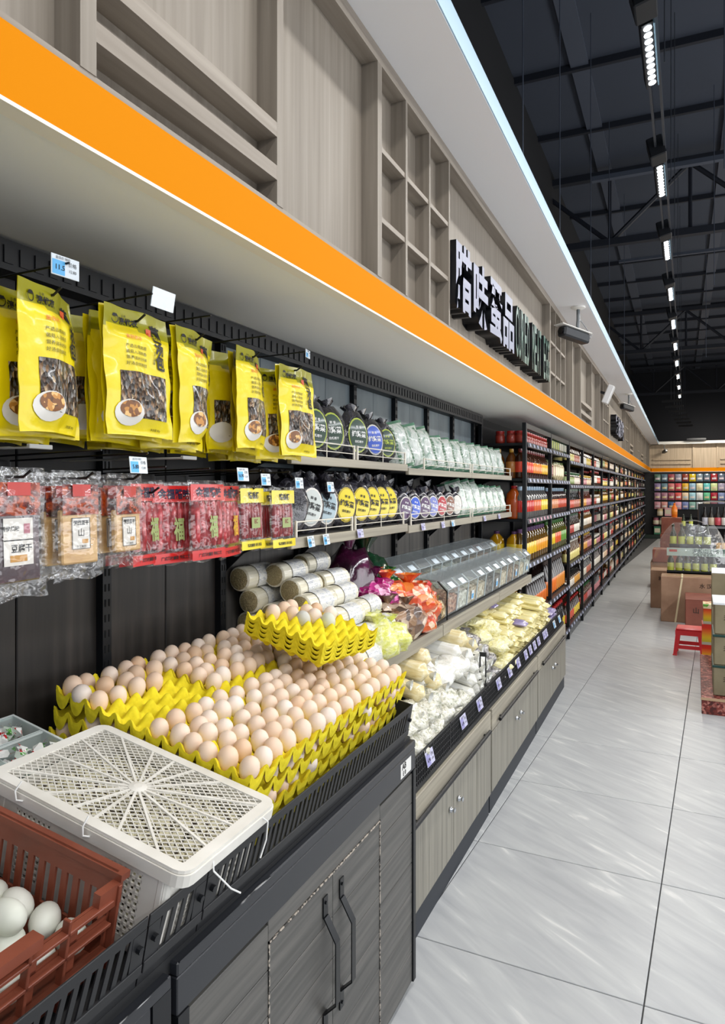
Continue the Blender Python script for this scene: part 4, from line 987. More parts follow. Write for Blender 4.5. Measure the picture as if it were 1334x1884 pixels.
    tx.warp(wp); out['lettering'] = (tx.mesh('lettering', False, [INK]),)
    rx = MB(); letters(rx, '鲜', 0.030, -0.046, 0.012, up(0.0024), 0, 0.06); letters(rx, '菌菇煲汤', -0.024, -0.064, 0.0095, up(0.0022), 0, 0.0, 1.2)
    rx.add([(S(0.030, -0.046) + 0.0019, 0.030 + a * 0.0078, -0.046 + b * 0.010) for a, b in ((-1, -1), (1, -1), (1, 1), (-1, 1))], [(0, 1, 2, 3)])
    rx.warp(wp); out['red_print'] = (rx.mesh('red_print', False, [mat('orange_red_ink', 'd85a28', 0.4)]),)
    return out
PSETS = [pouch_set(0, 0.3, 0.0, 0.0), pouch_set(1, -0.4, R(-4), 0.12), pouch_set(2, 0.5, R(18), 0.9)]
def pouch(loc, rz, v, label, full=True, group=None, tx=0.0):
    t = thing('yellow_pouch', label, 'pouch', loc, (tx, R(-3), rz), group)
    for k, (me,) in PSETS[v].items():
        if not full and k in ('stew_print', 'red_print', 'lettering'): continue
        put(k, me, (), t)
    return t
HOOKM = mat('hook_black', '1a1c1f', 0.35, 0.4)
def hook(y, z, ln, label, tagz=None, group='black display hooks'):
    t = thing('display_hook', label, 'hook', (-1.455, y, z), (0, 0, 0), group)
    put('back_plate', MB().box(0, 0.006, -0.02, 0.02, -0.03, 0.01), HOOKM, t)
    put('prong', MB().tube([(0.005, 0, 0), (ln - 0.02, 0, 0), (ln, 0, 0.012)], 0.0028, 6), HOOKM, t)
    if tagz is not None: put('tag_arm', MB().tube([(0.005, 0.0, -0.01), (0.005, 0, tagz), (ln + 0.02, 0, tagz + 0.01)], 0.0022, 6), HOOKM, t)
    return t
CLRC = film('clear_tag_pocket', 'e8f0f4', 0.2, 0.1, 0.25, 0)
cols = [(0.735, R(8), 1, 'leftmost, cut by the picture edge'), (0.972, R(22), 1, 'second from the left, slightly turned'), (1.198, R(0), 0, 'third from the left, facing the aisle'), (1.405, R(8), 2, 'fourth from the left, narrow and twisted'), (1.655, R(16), 1, 'fifth from the left'), (1.895, R(-2), 0, 'last before the round black bags')]
for q, (y, rz, v, lb) in enumerate(cols):
    hook(y, 1.965, 0.40, 'black wall hook holding the yellow pouches, column %s' % lb.split(',')[0], 0.045)
    zz = [1.985, 1.978, 1.988, 1.985, 1.985, 1.975][q]
    pouch((-1.085, y, zz), rz, v, 'front yellow mushroom soup pouch, ' + lb, True, 'yellow mushroom soup pouches')
    random.seed(40 + q)
    for k in range(1, 6):
        pouch((-1.085 - 0.040 * k, y + random.uniform(-.022, .022) - 0.010 * k + (0.03 if q in (2, 4) else 0), zz - 0.004 - random.uniform(0.0, 0.014)), rz * 0.4 + random.uniform(-.20, .20), (v + k) % 2, 'yellow mushroom soup pouch, %s behind the front one, column %s' % (ordn(k - 1), lb.split(',')[0]), k == 1, 'yellow pouches behind, column ' + lb.split(',')[0], random.uniform(-.03, .03))
price_tag((-1.045, 0.972 + 0.0, 2.013), 'blue lit price tag above the second yellow pouch', '11.5', 0.062, (0, 0, R(-4)), 'tags over the yellow pouches')
price_tag((-1.037, 1.895, 2.012), 'small pale blue tag above the last yellow pouch', '9.9', 0.04, (0, 0, R(10)), 'tags over the yellow pouches')
tag(put('tag_pocket', MB().box(-0.001, 0.001, -0.037, 0.037, -0.022, 0.02), CLRC, None, (-1.045, 1.245, 2.02), (0, R(10), 0)), 'empty clear tag pocket above the third yellow pouch', 'tag pocket')

# ---- lower hooks: packs in clear film
FILM2 = film('shiny_clear_film', 'ffffff', 0.075, 0.16, 0.015, 0.55, 26)
def film_bag(wd, hh, seed, th=0.012):
    def S(u, v, s):
        y = (u - .5) * wd; z = -hh * (1 - v); e = (1 - abs(2 * u - 1) ** 3) * min(1, (1 - v) * 6) * min(1, v * 5)
        return (s * th * e + 0.005 * noise.noise(Vector((y * 30, z * 24, seed))) + 0.0015 * s, y * (1 + 0.02 * sin(v * 13 + seed)), z + 0.004 * sin(u * 9 + seed) * (1 - v))
    m = MB(); m.grid(12, 16, lambda u, v: S(u, v, 1)); m.grid(8, 10, lambda u, v: S(u, v, -1)); return m.mesh('clear_wrap', 'all', [FILM2])
TOFU = noisy('pressed_tofu', [(0.3, 'b98f58'), (0.5, 'cfa76d'), (0.7, 'dcb981')], (14, 14, 70), 4, 0.45, coat=0.3, bump=0.35)
PURP = noisy('dark_purple_block', [(0.3, '260c14'), (0.6, '3c1822'), (0.8, '52262f')], (20, 20, 20), 3, 0.25, coat=0.6)
SPICE = noisy('red_spice_sachet', [(0.3, '2a0d08'), (0.45, '6e1a0c'), (0.55, 'b84a16'), (0.7, '3a100a')], (40, 40, 55), 3, 0.25, coat=0.6)
LBW = mat('label_white', 'dedad2', 0.4)
def block_pack(y, x, label, block, wd, hh, rz=0.0, group='tofu packs on the lower hooks', kind=0, z=1.640):
    t = thing('tofu_pack', label, 'food pack', (x, y, z), (0, R(-2), rz), group)
    put('clear_wrap', film_bag(wd, hh, kind + int(y * 10)), (), t)
    bm_ = MB(); bw, b0, b1 = wd * 0.36, -hh + 0.030, -0.078
    for q in range(1): bm_.bbox(-0.008 + q * 0.001, 0.006 - q * 0.002, -bw + q * 0.003 - (q * .012), bw - q * 0.003, b0 + q * 0.004, b1, 0.003)
    put('block', bm_, block, t)
    put('spice_sachet', MB().grid(8, 8, lambda u, v: (0.0085 + 0.004 * sin(pi * u) * sin(pi * v) + 0.0015 * sin(u * 14), (u - .5) * wd * 0.70, -0.088 + v * 0.060)), SPICE, t, smooth=True)
    put('sachet_print', MB().grid(6, 2, lambda u, v: (0.0145 - 0.002 * abs(2 * u - 1), (u - .5) * wd * 0.36, -0.052 + v * 0.024)), mat('bright_red_print', 'b8281c', 0.3), t)
    lw, lh = (0.045, 0.062) if kind else (0.066, 0.085)
    lz = -0.125 if kind else -0.135
    lab = put('label', MB().box(0.0072, 0.0080, -lw / 2, lw / 2, lz - lh / 2, lz + lh / 2), LBW, t)
    pr = MB(); s = FLAT(0.0085)
    if kind:
        pr.box(0.0081, 0.0084, -lw / 2, -lw / 2 + 0.0012, lz - lh / 2, lz + lh / 2).box(0.0081, 0.0084, lw / 2 - 0.0012, lw / 2, lz - lh / 2, lz + lh / 2).box(0.0081, 0.0084, -lw / 2, lw / 2, lz - lh / 2, lz - lh / 2 + 0.0012).box(0.0081, 0.0084, -lw / 2, lw / 2, lz + lh / 2 - 0.0012, lz + lh / 2)
        letters(pr, '烟熏豆干', 0, lz + 0.021, 0.0098, s, 0, 0.04); letters(pr, '手工制作', 0, lz - 0.026, 0.006, s); letters(pr, '山', 0, lz + 0.002, 0.018, s)
        put('gold_mark', MB().box(0.0082, 0.0086, 0.002, 0.017, lz - 0.020, lz - 0.012), mat('gold_print', 'c28a2c', 0.4), lab)
    else:
        letters(pr, '传统风味', -0.018, lz + 0.024, 0.010, s, 0, 0.02, rot=0); letters(pr, '豆腐干', 0.006, lz - 0.012, 0.016, s, 0, 0.02); pr.box(0.0081, 0.0084, -lw / 2, lw / 2, lz + 0.002, lz + 0.004)
        put('gold_mark', MB().box(0.0082, 0.0086, -0.02, 0.018, lz - 0.036, lz - 0.024), mat('gold_print', 'c28a2c', 0.4), lab)
        put('pink_seal', MB().box(0.0082, 0.0086, 0.012, 0.026, lz + 0.014, lz + 0.032), mat('pink_print', 'b06a78', 0.4), lab)
    put('print', pr, INK, lab)
    return t
rows = [(0.905, 'dark purple smoked block pack at the far left of the lower hooks', PURP, 0.145, 0.238, 0, R(4)), (1.052, 'beige tofu pack with a framed label, beside the purple block', TOFU, 0.125, 0.215, 1, R(-2)), (1.185, 'beige tofu pack under the first lower price tag', TOFU, 0.118, 0.198, 1, R(6))]
for q, (y, lb, mt, wd, hh, kd, rz) in enumerate(rows):
    hook(y, 1.622, 0.40, 'black wall hook holding the ' + lb.split(',')[0].split(' at ')[0].split(' under')[0], 0.045)
    z = [1.640, 1.637, 1.634][q]
    block_pack(y, -1.10, lb, mt, wd, hh, rz, kind=kd, z=z)
    for k in (1, 2, 3, 4): block_pack(y - 0.006 * k, -1.10 - 0.040 * k, 'smoked pack, %s behind the front pack on the %s tofu hook' % (ordn(k - 1), ordn(q)), mt, wd, hh, rz + random.uniform(-.1, .1), 'smoked packs behind, hook ' + ordn(q), kind=kd, z=z - 0.003)
block_pack(0.74, -1.10, 'purple smoked block pack cut off by the left picture edge', PURP, 0.145, 0.238, 0, kind=0)
SAUS = noisy('red_sausage', [(0.3, '7a1218'), (0.5, 'a82228'), (0.62, 'c8565a'), (0.75, 'e2a09c')], (60, 60, 60), 3, 0.3, coat=0.6)
SAUSD = noisy('lean_red_sausage', [(0.3, '6e0f14'), (0.6, '96191f'), (0.8, 'b23a3c')], (50, 50, 50), 3, 0.3, coat=0.6)
REDH = mat('red_header_print', 'c8201e', 0.3, coat=0.3); YLH = mat('yellow_header_print', 'e8d312', 0.3, coat=0.3)
LEAF = mat('pale_green_print', '9aa86a', 0.4); GOLDP = mat('gold_yellow_print', 'd6a320', 0.4)
def sausage_pack(y, x, label, kind, rz=0.0, z=1.615, group='sausage packs on the lower hooks', parts=True):
    wd, hh = (0.142, 0.200) if kind < 2 else (0.132, 0.185)
    t = thing('sausage_pack', label, 'sausage pack', (x, y, z), (0, R(-2), rz), group)
    put('clear_wrap', film_bag(wd * 1.06, hh, kind + int(y * 10), 0.012), (), t)
    n = 5 if kind < 2 else 7; sw = wd * 0.84 / n
    for q in range(n):
        yy = -wd * 0.42 + (q + .5) * sw; sg_ = MB().tube([(0, yy + 0.001 * sin(k_ * 1.3 + q), -0.052 - k_ * (hh - 0.088) / 6) for k_ in range(7)], [sw * 0.36, sw * .5, sw * .53, sw * .5, sw * .54, sw * .5, sw * 0.34], 8)
        put('sausage', sg_, SAUS if kind < 2 else SAUSD, t, smooth=True)
    H_ = REDH if kind < 2 else YLH
    hs = lambda e: (lambda yy, zz: 0.010 + e - 0.004 * (2 * yy / wd) ** 2)
    hd = put('header_print', MB().grid(8, 3, lambda u, v: (hs(0)(( u - .5) * wd, 0), (u - .5) * wd, -0.050 + v * 0.040)), H_, t)
    pr = MB(); letters(pr, '金福腊味' if kind < 2 else '腊香肠', 0.0, -0.030, 0.026 if kind < 2 else 0.020, hs(0.0012), 0, 0.03, 1.05)
    put('lettering', pr, INK if kind >= 2 else mat('dark_blue_ink', '1c1d3a', 0.4), hd)
    bt = put('bottom_band', MB().grid(8, 2, lambda u, v: (hs(0)((u - .5) * wd, 0), (u - .5) * wd, -hh + 0.004 + v * 0.024)), H_, t)
    pr = MB(); letters(pr, '广式风味腊肠 传统工艺' if kind < 2 else '精选腊肠 送礼佳品', 0, -hh + 0.016, 0.0095, hs(0.0012), 0, 0.02); put('lettering', pr, INK, bt)
    if kind < 2:
        pr = MB(); letters(pr, '福', 0.004, -0.115, 0.058, FLAT(0.0185), 0, 0.03, 0.62); put('fortune_mark', pr, LEAF if kind == 0 else GOLDP, t)
    else:
        lb_ = put('label', MB().box(0.0150, 0.0156, -0.024, 0.024, -0.122, -0.092), LEAF, t)
        pr = MB(); letters(pr, 'EC', 0, -0.103, 0.016, FLAT(0.0160), 0, 0.03); put('lettering', pr, mat('dark_red_ink', '7a1a18', 0.4), lb_)
    return t
sp_ = [(1.290, -1.135, 0, R(10), 'red sausage pack half hidden at the left of the red packs', 1.622), (1.375, -1.130, 0, R(-4), 'red sausage pack behind and left of the green fortune mark pack', 1.618), (1.455, -1.088, 0, R(2), 'front red sausage pack with a pale green fortune character', 1.622), (1.580, -1.110, 1, R(14), 'red sausage pack with a gold fortune character', 1.618), (1.690, -1.110, 2, R(4), 'yellow-header sausage pack beside the gold-marked red pack', 1.612), (1.852, -1.105, 2, R(0), 'yellow-header sausage pack at the right end, next to the shelf', 1.606)]
for q, (y, x, kd, rz, lb, z) in enumerate(sp_):
    if q != 1: hook(y, 1.592, 0.36, 'black wall hook holding the sausage packs, %s in the row' % ordn(q), 0.05)
    sausage_pack(y, x, lb, kd, rz, z)
    for k in (1, 2): sausage_pack(y + 0.01 * k, x - 0.05 * k, 'sausage pack, %s behind the front pack on the %s sausage hook' % (ordn(k - 1), ordn(q)), kd, rz, z - 0.004, 'sausage packs behind, hook ' + ordn(q))
for q, (y, z, lb, pr_) in enumerate(((1.150, 1.650, 'blue and white price tag above the second beige tofu pack', '5.80'), (1.535, 1.638, 'blue and white price tag above the gold-marked sausage pack', '16.90'), (1.645, 1.626, 'blue and white price tag above the left yellow-header pack', '13.8'), (1.830, 1.618, 'blue and white price tag above the right yellow-header pack', '13.9'), (2.035, 1.607, 'blue and white price tag at the end of the lower shelf', '9.9'))):
    price_tag((-1.03, y, z), lb, pr_, 0.056 if q < 2 else 0.052, (0, R(-6), R(4)), 'blue tags over the lower hooks')
for y, z, lb in ((0.905, 1.675, 'small grey hook tip at the left above the packs'), (1.32, 1.672, 'small grey hook tip above the red packs')):
    tag(put('hook_tip', MB().bbox(-0.008, 0.0, -0.025, 0.025, -0.004, 0.004, 0.001).cyl((-0.4, 0, 0), (-0.008, 0, 0), 0.0025, 6), mat('grey_plastic', '9a9a98', 0.5), None, (-1.03, y, z)), lb, 'hook')

# ================================================================ bags on the shelves
BLKF = noisy('black_laver_in_film', [(0.3, '141318'), (0.55, '2a2830'), (0.75, '5a5862'), (0.9, 'a9a8b0')], (22, 22, 22), 4, 0.18, coat=0.8, bump=0.9, dist=1.5)
def disc_bag(name, ry, rz, th, seed, mats, knot=True, lab=(0.66, 0.74), lx=0.0):
    """flattened round bag standing on edge; base at z=0, front facing +X"""
    def S(u, v, s):
        a = 2 * pi * u; r = v; k = (1 + 0.05 * sin(3 * a + seed) + 0.03 * sin(7 * a + seed * 2))
        yy = ry * r * cos(a) * k; zz = rz + rz * r * sin(a) * k
        x = s * th * sqrt(max(0, 1 - r ** 2.6)) + 0.004 * noise.noise(Vector((yy * 40, zz * 40, seed + s)))
        return (x, yy, max(zz, 0.002))
    m = MB(); m.grid(22, 6, lambda u, v: S(u, max(v, 0.001), 1)); m.grid(22, 6, lambda u, v: S(u, max(v, 0.001), -1))
    me = m.mesh('body', 'all', [mats]); parts = [('body', me)]
    if knot:
        kk = MB(); kk.grid(10, 5, lambda u, v: ((0.010 + 0.014 * v) * cos(2 * pi * u) * (1 + .3 * sin(8 * u * pi + seed)) - 0.01 * v, (0.012 + 0.028 * v) * sin(2 * pi * u), 2 * rz - 0.008 + 0.026 * v + 0.008 * sin(6 * pi * u + seed)))
        parts.append(('tied_neck', kk.mesh('tied_neck', 'all', [mats])))
    def el(f, eps, z0=0.95):
        g = MB(); n = 20; vs = [(th + eps, 0, rz * z0)]
        for k in (0.5, 1.0):
            for i in range(n):
                a = 2 * pi * i / n; yy = ry * f * k * cos(a); zz = rz * z0 + rz * f * k * sin(a) * 1.05; r = sqrt((yy / ry) ** 2 + ((zz - rz) / rz) ** 2)
                vs.append((th * sqrt(max(0, 1 - min(r, 1) ** 2.6)) + eps, yy, zz))
        g.add(vs, [(0, 1 + i, 1 + (i + 1) % n) for i in range(n)] + [(1 + i, 1 + n + i, 1 + n + (i + 1) % n, 1 + (i + 1) % n) for i in range(n)]); return g
    parts.append(('label', el(lab[0], 0.0035).mesh('label', 'all', [LBW]))); parts.append(('label_field', el(lab[0] * 0.90, 0.0045).mesh('label_field', 'all', [LBW])))
    tx = MB(); s = lambda y, z: th * sqrt(max(0, 1 - min(sqrt((y / ry) ** 2 + ((z - rz) / rz) ** 2), 1) ** 2.6)) + 0.0062
    letters(tx, '纯紫菜', 0, rz * 0.98, ry * 0.36, s, 0, 0.03, 0.9); letters(tx, '鲜 香', 0, rz * 1.26, ry * 0.16, s, 0, 0.02); letters(tx, '自然晒干', 0, rz * 0.68, ry * 0.15, s, 0, 0.02)
    parts.append(('lettering', tx.mesh('lettering', False, [WINK]))); return parts
DB = [disc_bag('a', 0.078, 0.106, 0.026, 0, BLKF), disc_bag('b', 0.078, 0.106, 0.026, 3, BLKF)]
DS = [disc_bag('c', 0.056, 0.078, 0.022, 1, BLKF), disc_bag('d', 0.056, 0.078, 0.022, 5, BLKF, False)]
LM = lambda n, h: mat('label_' + n, h, 0.35, coat=0.3)
GRN, LIME, BLU, SLV, YLW, REDL, PLU, BRNL = LM('dark_green', '173c26'), LM('lime', 'b8c840'), LM('blue', '2f58c8'), LM('silver_blue', '9fb4bc'), LM('yellow', 'e2cc1c'), LM('red', 'b83038'), LM('plum', '5a3f63'), LM('brown', '8a5a44')
def round_bag(parts, loc, rz, lean, label, ring, field, ink=WINK, sc=1.0, group='round black laver bags'):
    t = thing('round_bag', label, 'bag', loc, (lean, R(-8), rz), group); t.scale = (sc,) * 3
    for n, me in parts:
        o = put(n, me, (), t)
        if n == 'label': recolor(o, [ring])
        if n == 'label_field': recolor(o, [field])
        if n == 'lettering': recolor(o, [ink])
    return t
for q, (y, rz, ln, lb, ring, field, ink) in enumerate([
    (2.09, -20, 4, 'round black bag with dark green label, partly behind the yellow pouch', LIME, GRN, WINK), (2.265, -25, 6, 'round black bag with dark green label standing first behind the wire fence', LIME, GRN, WINK), (2.425, -30, -2, 'round black bag with dark green label, third on the upper shelf', LIME, GRN, WINK),
    (2.64, -24, 3, 'round black bag with dark green label behind the second wire fence', LIME, GRN, WINK), (2.83, -28, -3, 'round black bag with a blue oval label on the upper shelf', LBW, BLU, WINK), (2.97, -30, 0, 'round black bag with a dark yellow-ringed label, last on the upper shelf', LIME, GRN, LIME)]):
    round_bag(DB[q % 2], (-1.222, y, 1.719), R(rz), R(-ln), lb, ring, field, ink, 0.93 if q == 4 else (0.88 if q == 5 else 1.0))
    round_bag(DB[(q + 1) % 2], (-1.335, y + 0.03, 1.719), R(rz + 10), R(ln), 'black bag standing behind the ' + ordn(q) + ' labelled bag of the upper shelf', LBW, GRN, WINK, 1.1, 'black bags at the back of the upper shelf')
low = [(2.10, 0.2, None), (2.20, 0.3, 'w'), (2.33, 0.26, 's'), (2.50, 0.22, 'y'), (2.65, 0.2, 'y'), (2.77, 0.15, 'y'), (2.90, 0.02, 'y'), (3.01, -0.06, 'k')]
desc = {'w': 'pale grey', 's': 'silver blue', 'y': 'yellow', 'k': 'yellow and black'}
for q, (y, ln, k) in enumerate(low):
    fld = {'w': LM('pale', 'c4cac6'), 's': SLV, 'y': YLW, 'k': YLW, None: BLKF}[k]
    round_bag(DB[q % 2], (-1.222, y, 1.441), R(-22), -ln, ('leaning black laver bag with a %s label, %s on the lower shelf' % (desc.get(k, 'hidden'), ordn(q))), BLKF if k is None else (LM('yellow_dark', 'b8a012') if k in 'yk' else LBW), fld, INK if k else BLKF, 0.97, 'leaning black bags on the lower shelf')
    round_bag(DB[(q + 1) % 2], (-1.335, y + 0.02, 1.441), R(-20), -ln, 'unlabelled black bag behind the %s leaning bag of the lower shelf' % ordn(q), BLKF, BLKF, BLKF, 1.0, 'black bags at the back of the lower shelf')
round_bag(DB[0], (-1.34, 2.42, 1.60), R(60), R(85), 'crumpled black bag lying on top behind the lower shelf bags', BLKF, BLKF, BLKF, 0.9, None)
for q, (y, fld, lb) in enumerate([(3.14, PLU, 'small plum label bag'), (3.27, BLU, 'small bag with a bright blue label'), (3.42, PLU, 'small dark bag with purple label'), (3.55, LM('lavender', '7f86c6'), 'small bag with a lavender blue label'), (3.70, REDL, 'small bag with a red label'), (3.85, BRNL, 'small bag with a brown and white label'), (3.99, LBW, 'small bag with a white label')]):
    round_bag(DS[q % 2], (-1.215, y, 1.431), R(-26), -0.25, lb + ' on the lower shelf beyond the yellow labels', LBW, fld, WINK, 1.06, 'small labelled bags on the lower shelf')
    round_bag(DS[(q + 1) % 2], (-1.32, y + 0.03, 1.431), R(-10), -0.1, 'small dark bag standing behind the %s small labelled bag' % ordn(q), BLKF, PLU, BLKF, 1.25, 'small dark bags at the back of the lower shelf')

# lumpy bags, many uses
def lumpy(seed, lump=0.22, fine=0.07, n=20, flat=0.75, neck=True):
    """bag about 1 m across in unit space, base at z=0"""
    def S(u, v):
        a = 2 * pi * u; t = pi * v; p = Vector((sin(t) * cos(a), sin(t) * sin(a), -cos(t)))
        k = 1 + lump * noise.noise(p * 1.9 + Vector((seed * 3.1, 0, 0))) + fine * noise.noise(p * 6 + Vector((0, seed, 0))) + 0.03 * noise.noise(p * 14)
        p = p * k * 0.5
        return (p.x * .16, p.y * .16, max(p.z * flat + 0.5 * flat, 0.0) * .16)
    m = MB(); m.grid(n, n // 2 + 2, S); me = m.mesh('body', 'all'); 
    k = MB(); k.grid(12, 6, lambda u, v: ((0.05 + 0.15 * v ** 1.5) * cos(2 * pi * u) * (1 + 0.35 * sin(10 * pi * u + seed)), (0.05 + 0.15 * v ** 1.5) * sin(2 * pi * u) * (1 + 0.35 * cos(8 * pi * u)), flat - 0.05 + 0.22 * v)).warp(lambda p: p * 0.16)
    return me, k.mesh('tied_neck', 'all')
LUMP = [lumpy(s) for s in range(5)]
LUMPF = [lumpy(s + 9, 0.38, 0.16) for s in range(3)]
def dressed(me, m):
    k = (me.name, m.name)
    if k not in DRS: c = me.copy(); c.materials.clear(); c.materials.append(m); DRS[k] = c
    return DRS[k]
DRS = {}
def bag(loc, size, label, m, v=0, rot=(0, 0, 0), group=None, neck=True, name='filled_bag', cat='bag', src=None, wrap=None):
    s = (src or LUMP)[v % len(src or LUMP)]; size = tuple(c / 0.16 for c in size)
    t = thing(name, label, cat, loc, rot, group)
    put('body', dressed(s[0], m), (), t, scale=size)
    if neck: put('tied_neck', dressed(s[1], wrap or m), (), t, scale=size)
    return t
MINT = noisy('white_noodles_green_print', [(0.3, '9fb8a8'), (0.45, 'd4ddd2'), (0.6, 'f0f2ec'), (0.75, 'b9cfc0')], (30, 30, 16), 3, 0.22, coat=0.6, bump=0.7, dist=1.0)
GRTOP = mat('green_bag_top', '5a8c70', 0.25, coat=0.5, bump=0.6)
def noodle_bag_parts(seed):
    W_, H_ = 0.155, 0.215
    def S(u, v, s):
        y = (u - .5) * W_ * (1 - 0.12 * v); z = v * H_; e = (1 - abs(2 * u - 1) ** 2.4) * min(1, v * 5 + 0.3) * min(1, (1.02 - v) * 4)
        return (s * 0.046 * e + 0.010 * noise.noise(Vector((y * 24, z * 20, seed))), y, z)
    m = MB(); m.grid(12, 16, lambda u, v: S(u, v, 1), mf=lambda u, v: 1 if v > .93 or v < .05 else 0); m.grid(10, 12, lambda u, v: S(u, v, -1))
    P = [('body', m.mesh('body', 'all', [MINT, GRTOP]))]
    g = MB(); s = lambda y, z: S(y / (W_ * (1 - 0.12 * z / H_)) + .5, z / H_, 1)[0] + 0.002
    for yc in (-0.040, 0.036):
        for q in range(11): letters(g, '米粉银丝'[q % 4], yc, 0.020 + q * 0.0165, 0.0145, s, 0, 0.015)
    P.append(('green_print', g.mesh('green_print', False, [GINK]))); return P
NB = [noodle_bag_parts(s) for s in range(2)]
def noodle_bag(loc, rz, lean, label, sc=1.0, group='white and green rice noodle bags', v=0):
    t = thing('rice_noodle_bag', label, 'bag', loc, (lean, R(-10), rz), group); t.scale = (sc,) * 3
    for n, me in NB[v]: put(n, me, (), t)
for q in range(12):
    y = 3.20 + q * 0.178; tall = q < 3
    noodle_bag((-1.225, y, 1.703), R(-25), 0.22 if tall else 0.08, ('tall leaning' if tall else 'plump') + ' white and green noodle bag, %s on the upper shelf' % ordn(q), 1.08 if tall else 0.92, v=q % 2)
    noodle_bag((-1.32, y + 0.05, 1.703), R(-15), 0.1, 'white noodle bag behind the %s noodle bag of the upper shelf' % ordn(q), 0.95, 'white noodle bags at the back of the upper shelf', v=(q + 1) % 2)
for q in range(7):
    y = 4.20 + q * 0.17
    noodle_bag((-1.225, y, 1.431), R(-25), 0.20 if q < 3 else 0.1, 'white and green noodle bag, %s on the lower shelf' % ordn(q), 1.08 if q < 3 else 0.9, 'rice noodle bags on the lower shelf', v=q % 2)
    noodle_bag((-1.33, y + 0.04, 1.431), R(-15), 0.1, 'white noodle bag behind the %s noodle bag of the lower shelf' % ordn(q), 0.95, 'white noodle bags at the back of the lower shelf', v=q % 2)
# ================================================================ tier shelf goods
def tier_z(x): return 0.952 + max(0, (-1.048 - x)) * 0.2618
# rolled bean-thread bundles, axes along the aisle, stacked against the wall
ROLLM = noisy('bean_thread_roll', [(0.3, 'd0c9b0'), (0.5, 'e4dec8'), (0.7, 'f4efde')], (60, 3, 60), 4, 0.3, coat=0.5, bump=0.4)
ROLLE = noisy('cut_thread_ends', [(0.3, '8a7d58'), (0.6, 'a99a72'), (0.8, 'c4b88f')], (220, 220, 220), 2, 0.7, bump=0.5)
WRAPP = noisy('printed_wrap', [(0.3, 'd0d0cc'), (0.5, 'e8e8e2'), (0.58, 'b4b8c0'), (0.65, 'f0efea')], (40, 40, 80), 3, 0.3, coat=0.4)
rl = MB(); n = 18
prof = [(0.002, 0.0), (0.036, 0.0), (0.042, 0.006), (0.0435, 0.07), (0.042, 0.13), (0.042, 0.185), (0.036, 0.19), (0.002, 0.19)]
rl.lathe(prof, n, [1, 0, 0, 0, 0, 0, 1]).warp(lambda p: Vector((p.x * (1 + .05 * sin(p.z * 40)), p.z, p.y * (1 + .04 * cos(p.z * 31)))))
RLM = rl.mesh('body', True, [ROLLM, ROLLE])
wr_ = MB(); wr_.grid(16, 3, lambda u, v: (0.0462 * cos(-1.0 + u * 3.4), 0.06 + v * 0.10, 0.0458 * sin(-1.0 + u * 3.4)))
WRM = wr_.mesh('printed_wrap', 'all', [WRAPP])
spots = [(-1.335, 2.185, 1.300), (-1.262, 2.173, 1.250), (-1.385, 2.10, 1.215), (-1.41, 2.075, 1.295), (-1.36, 2.42, 1.312), (-1.262, 2.375, 1.252), (-1.19, 2.12, 1.205), (-1.19, 2.32, 1.207), (-1.125, 2.22, 1.145), (-1.125, 2.42, 1.147), (-1.075, 2.24, 1.070), (-1.04, 2.20, 1.000), (-1.04, 2.40, 0.998), (-1.075, 2.44, 1.072),
         (-1.41, 2.12, 1.13), (-1.36, 2.12, 1.095), (-1.27, 2.12, 1.072), (-1.18, 2.14, 1.05), (-1.315, 2.13, 1.165), (-1.225, 2.15, 1.135), (-1.15, 2.17, 1.07)]
spots = [(x, y, z - 0.01 if z > 1.0 else z) for x, y, z in spots]
random.seed(5)
for q, (x, y, z) in enumerate(spots):
    t = thing('thread_noodle_roll', 'wrapped thread noodle roll, %s in the pile from the top at the wall' % ordn(q) if q < 18 else 'wrapped roll of thread noodles low inside the pile, %s' % ordn(q - 18), 'noodle roll', (x, y, z), (0, random.uniform(-.3, .3), random.uniform(-.08, .05)), 'wrapped thread noodle rolls')
    put('body', RLM, (), t); put('printed_wrap', WRM, (), t)
C_PUR = noisy('dark_purple_bag', [(0.3, '250b1c'), (0.55, '431230'), (0.8, '6a2450')], (20, 20, 20), 3, 0.15, coat=0.8, bump=0.8)
C_MAG = noisy('magenta_sweets', [(0.2, 'a01c6a'), (0.5, 'd8409a'), (0.75, 'f0b0d0'), (0.9, '7a1450')], (60, 60, 60), 2, 0.25, kind='voro', coat=0.6, bump=0.8, interp='CONSTANT')
C_GRN = noisy('green_wrapped_sweets', [(0.2, '1f5a2a'), (0.45, '4f9a48'), (0.65, 'c9d88a'), (0.8, 'e6e8d8'), (0.92, '2c7040')], (55, 55, 55), 2, 0.25, kind='voro', coat=0.6, bump=0.8, interp='CONSTANT')
C_DGR = noisy('dark_green_bag', [(0.3, '10261a'), (0.6, '1d4a2e'), (0.85, '3f8055')], (25, 25, 25), 3, 0.15, coat=0.8, bump=0.8)
C_ORG = noisy('orange_snack_pieces', [(0.15, 'e0501a'), (0.4, 'f08a3c'), (0.6, 'f3d3b4'), (0.75, 'e8662a'), (0.9, 'b83a12')], (42, 42, 42), 2, 0.25, kind='voro', coat=0.6, bump=0.8, interp='CONSTANT')
C_BRN = noisy('dried_brown_mushrooms', [(0.15, '4d3526'), (0.4, '8a6546'), (0.6, 'b08e70'), (0.75, '64483a'), (0.9, 'd2bca4')], (34, 34, 34), 3, 0.3, kind='voro', coat=0.6, bump=0.9)
C_YGR = noisy('lime_yellow_net_bag', [(0.2, 'c4c83a'), (0.45, 'e6e878'), (0.65, 'f6f6d0'), (0.8, 'd8dc4c')], (45, 45, 45), 4, 0.3, coat=0.5, bump=0.9)
C_RED = mat('red_plastic_knot', 'd0161c', 0.2, coat=0.7, bump=0.6)
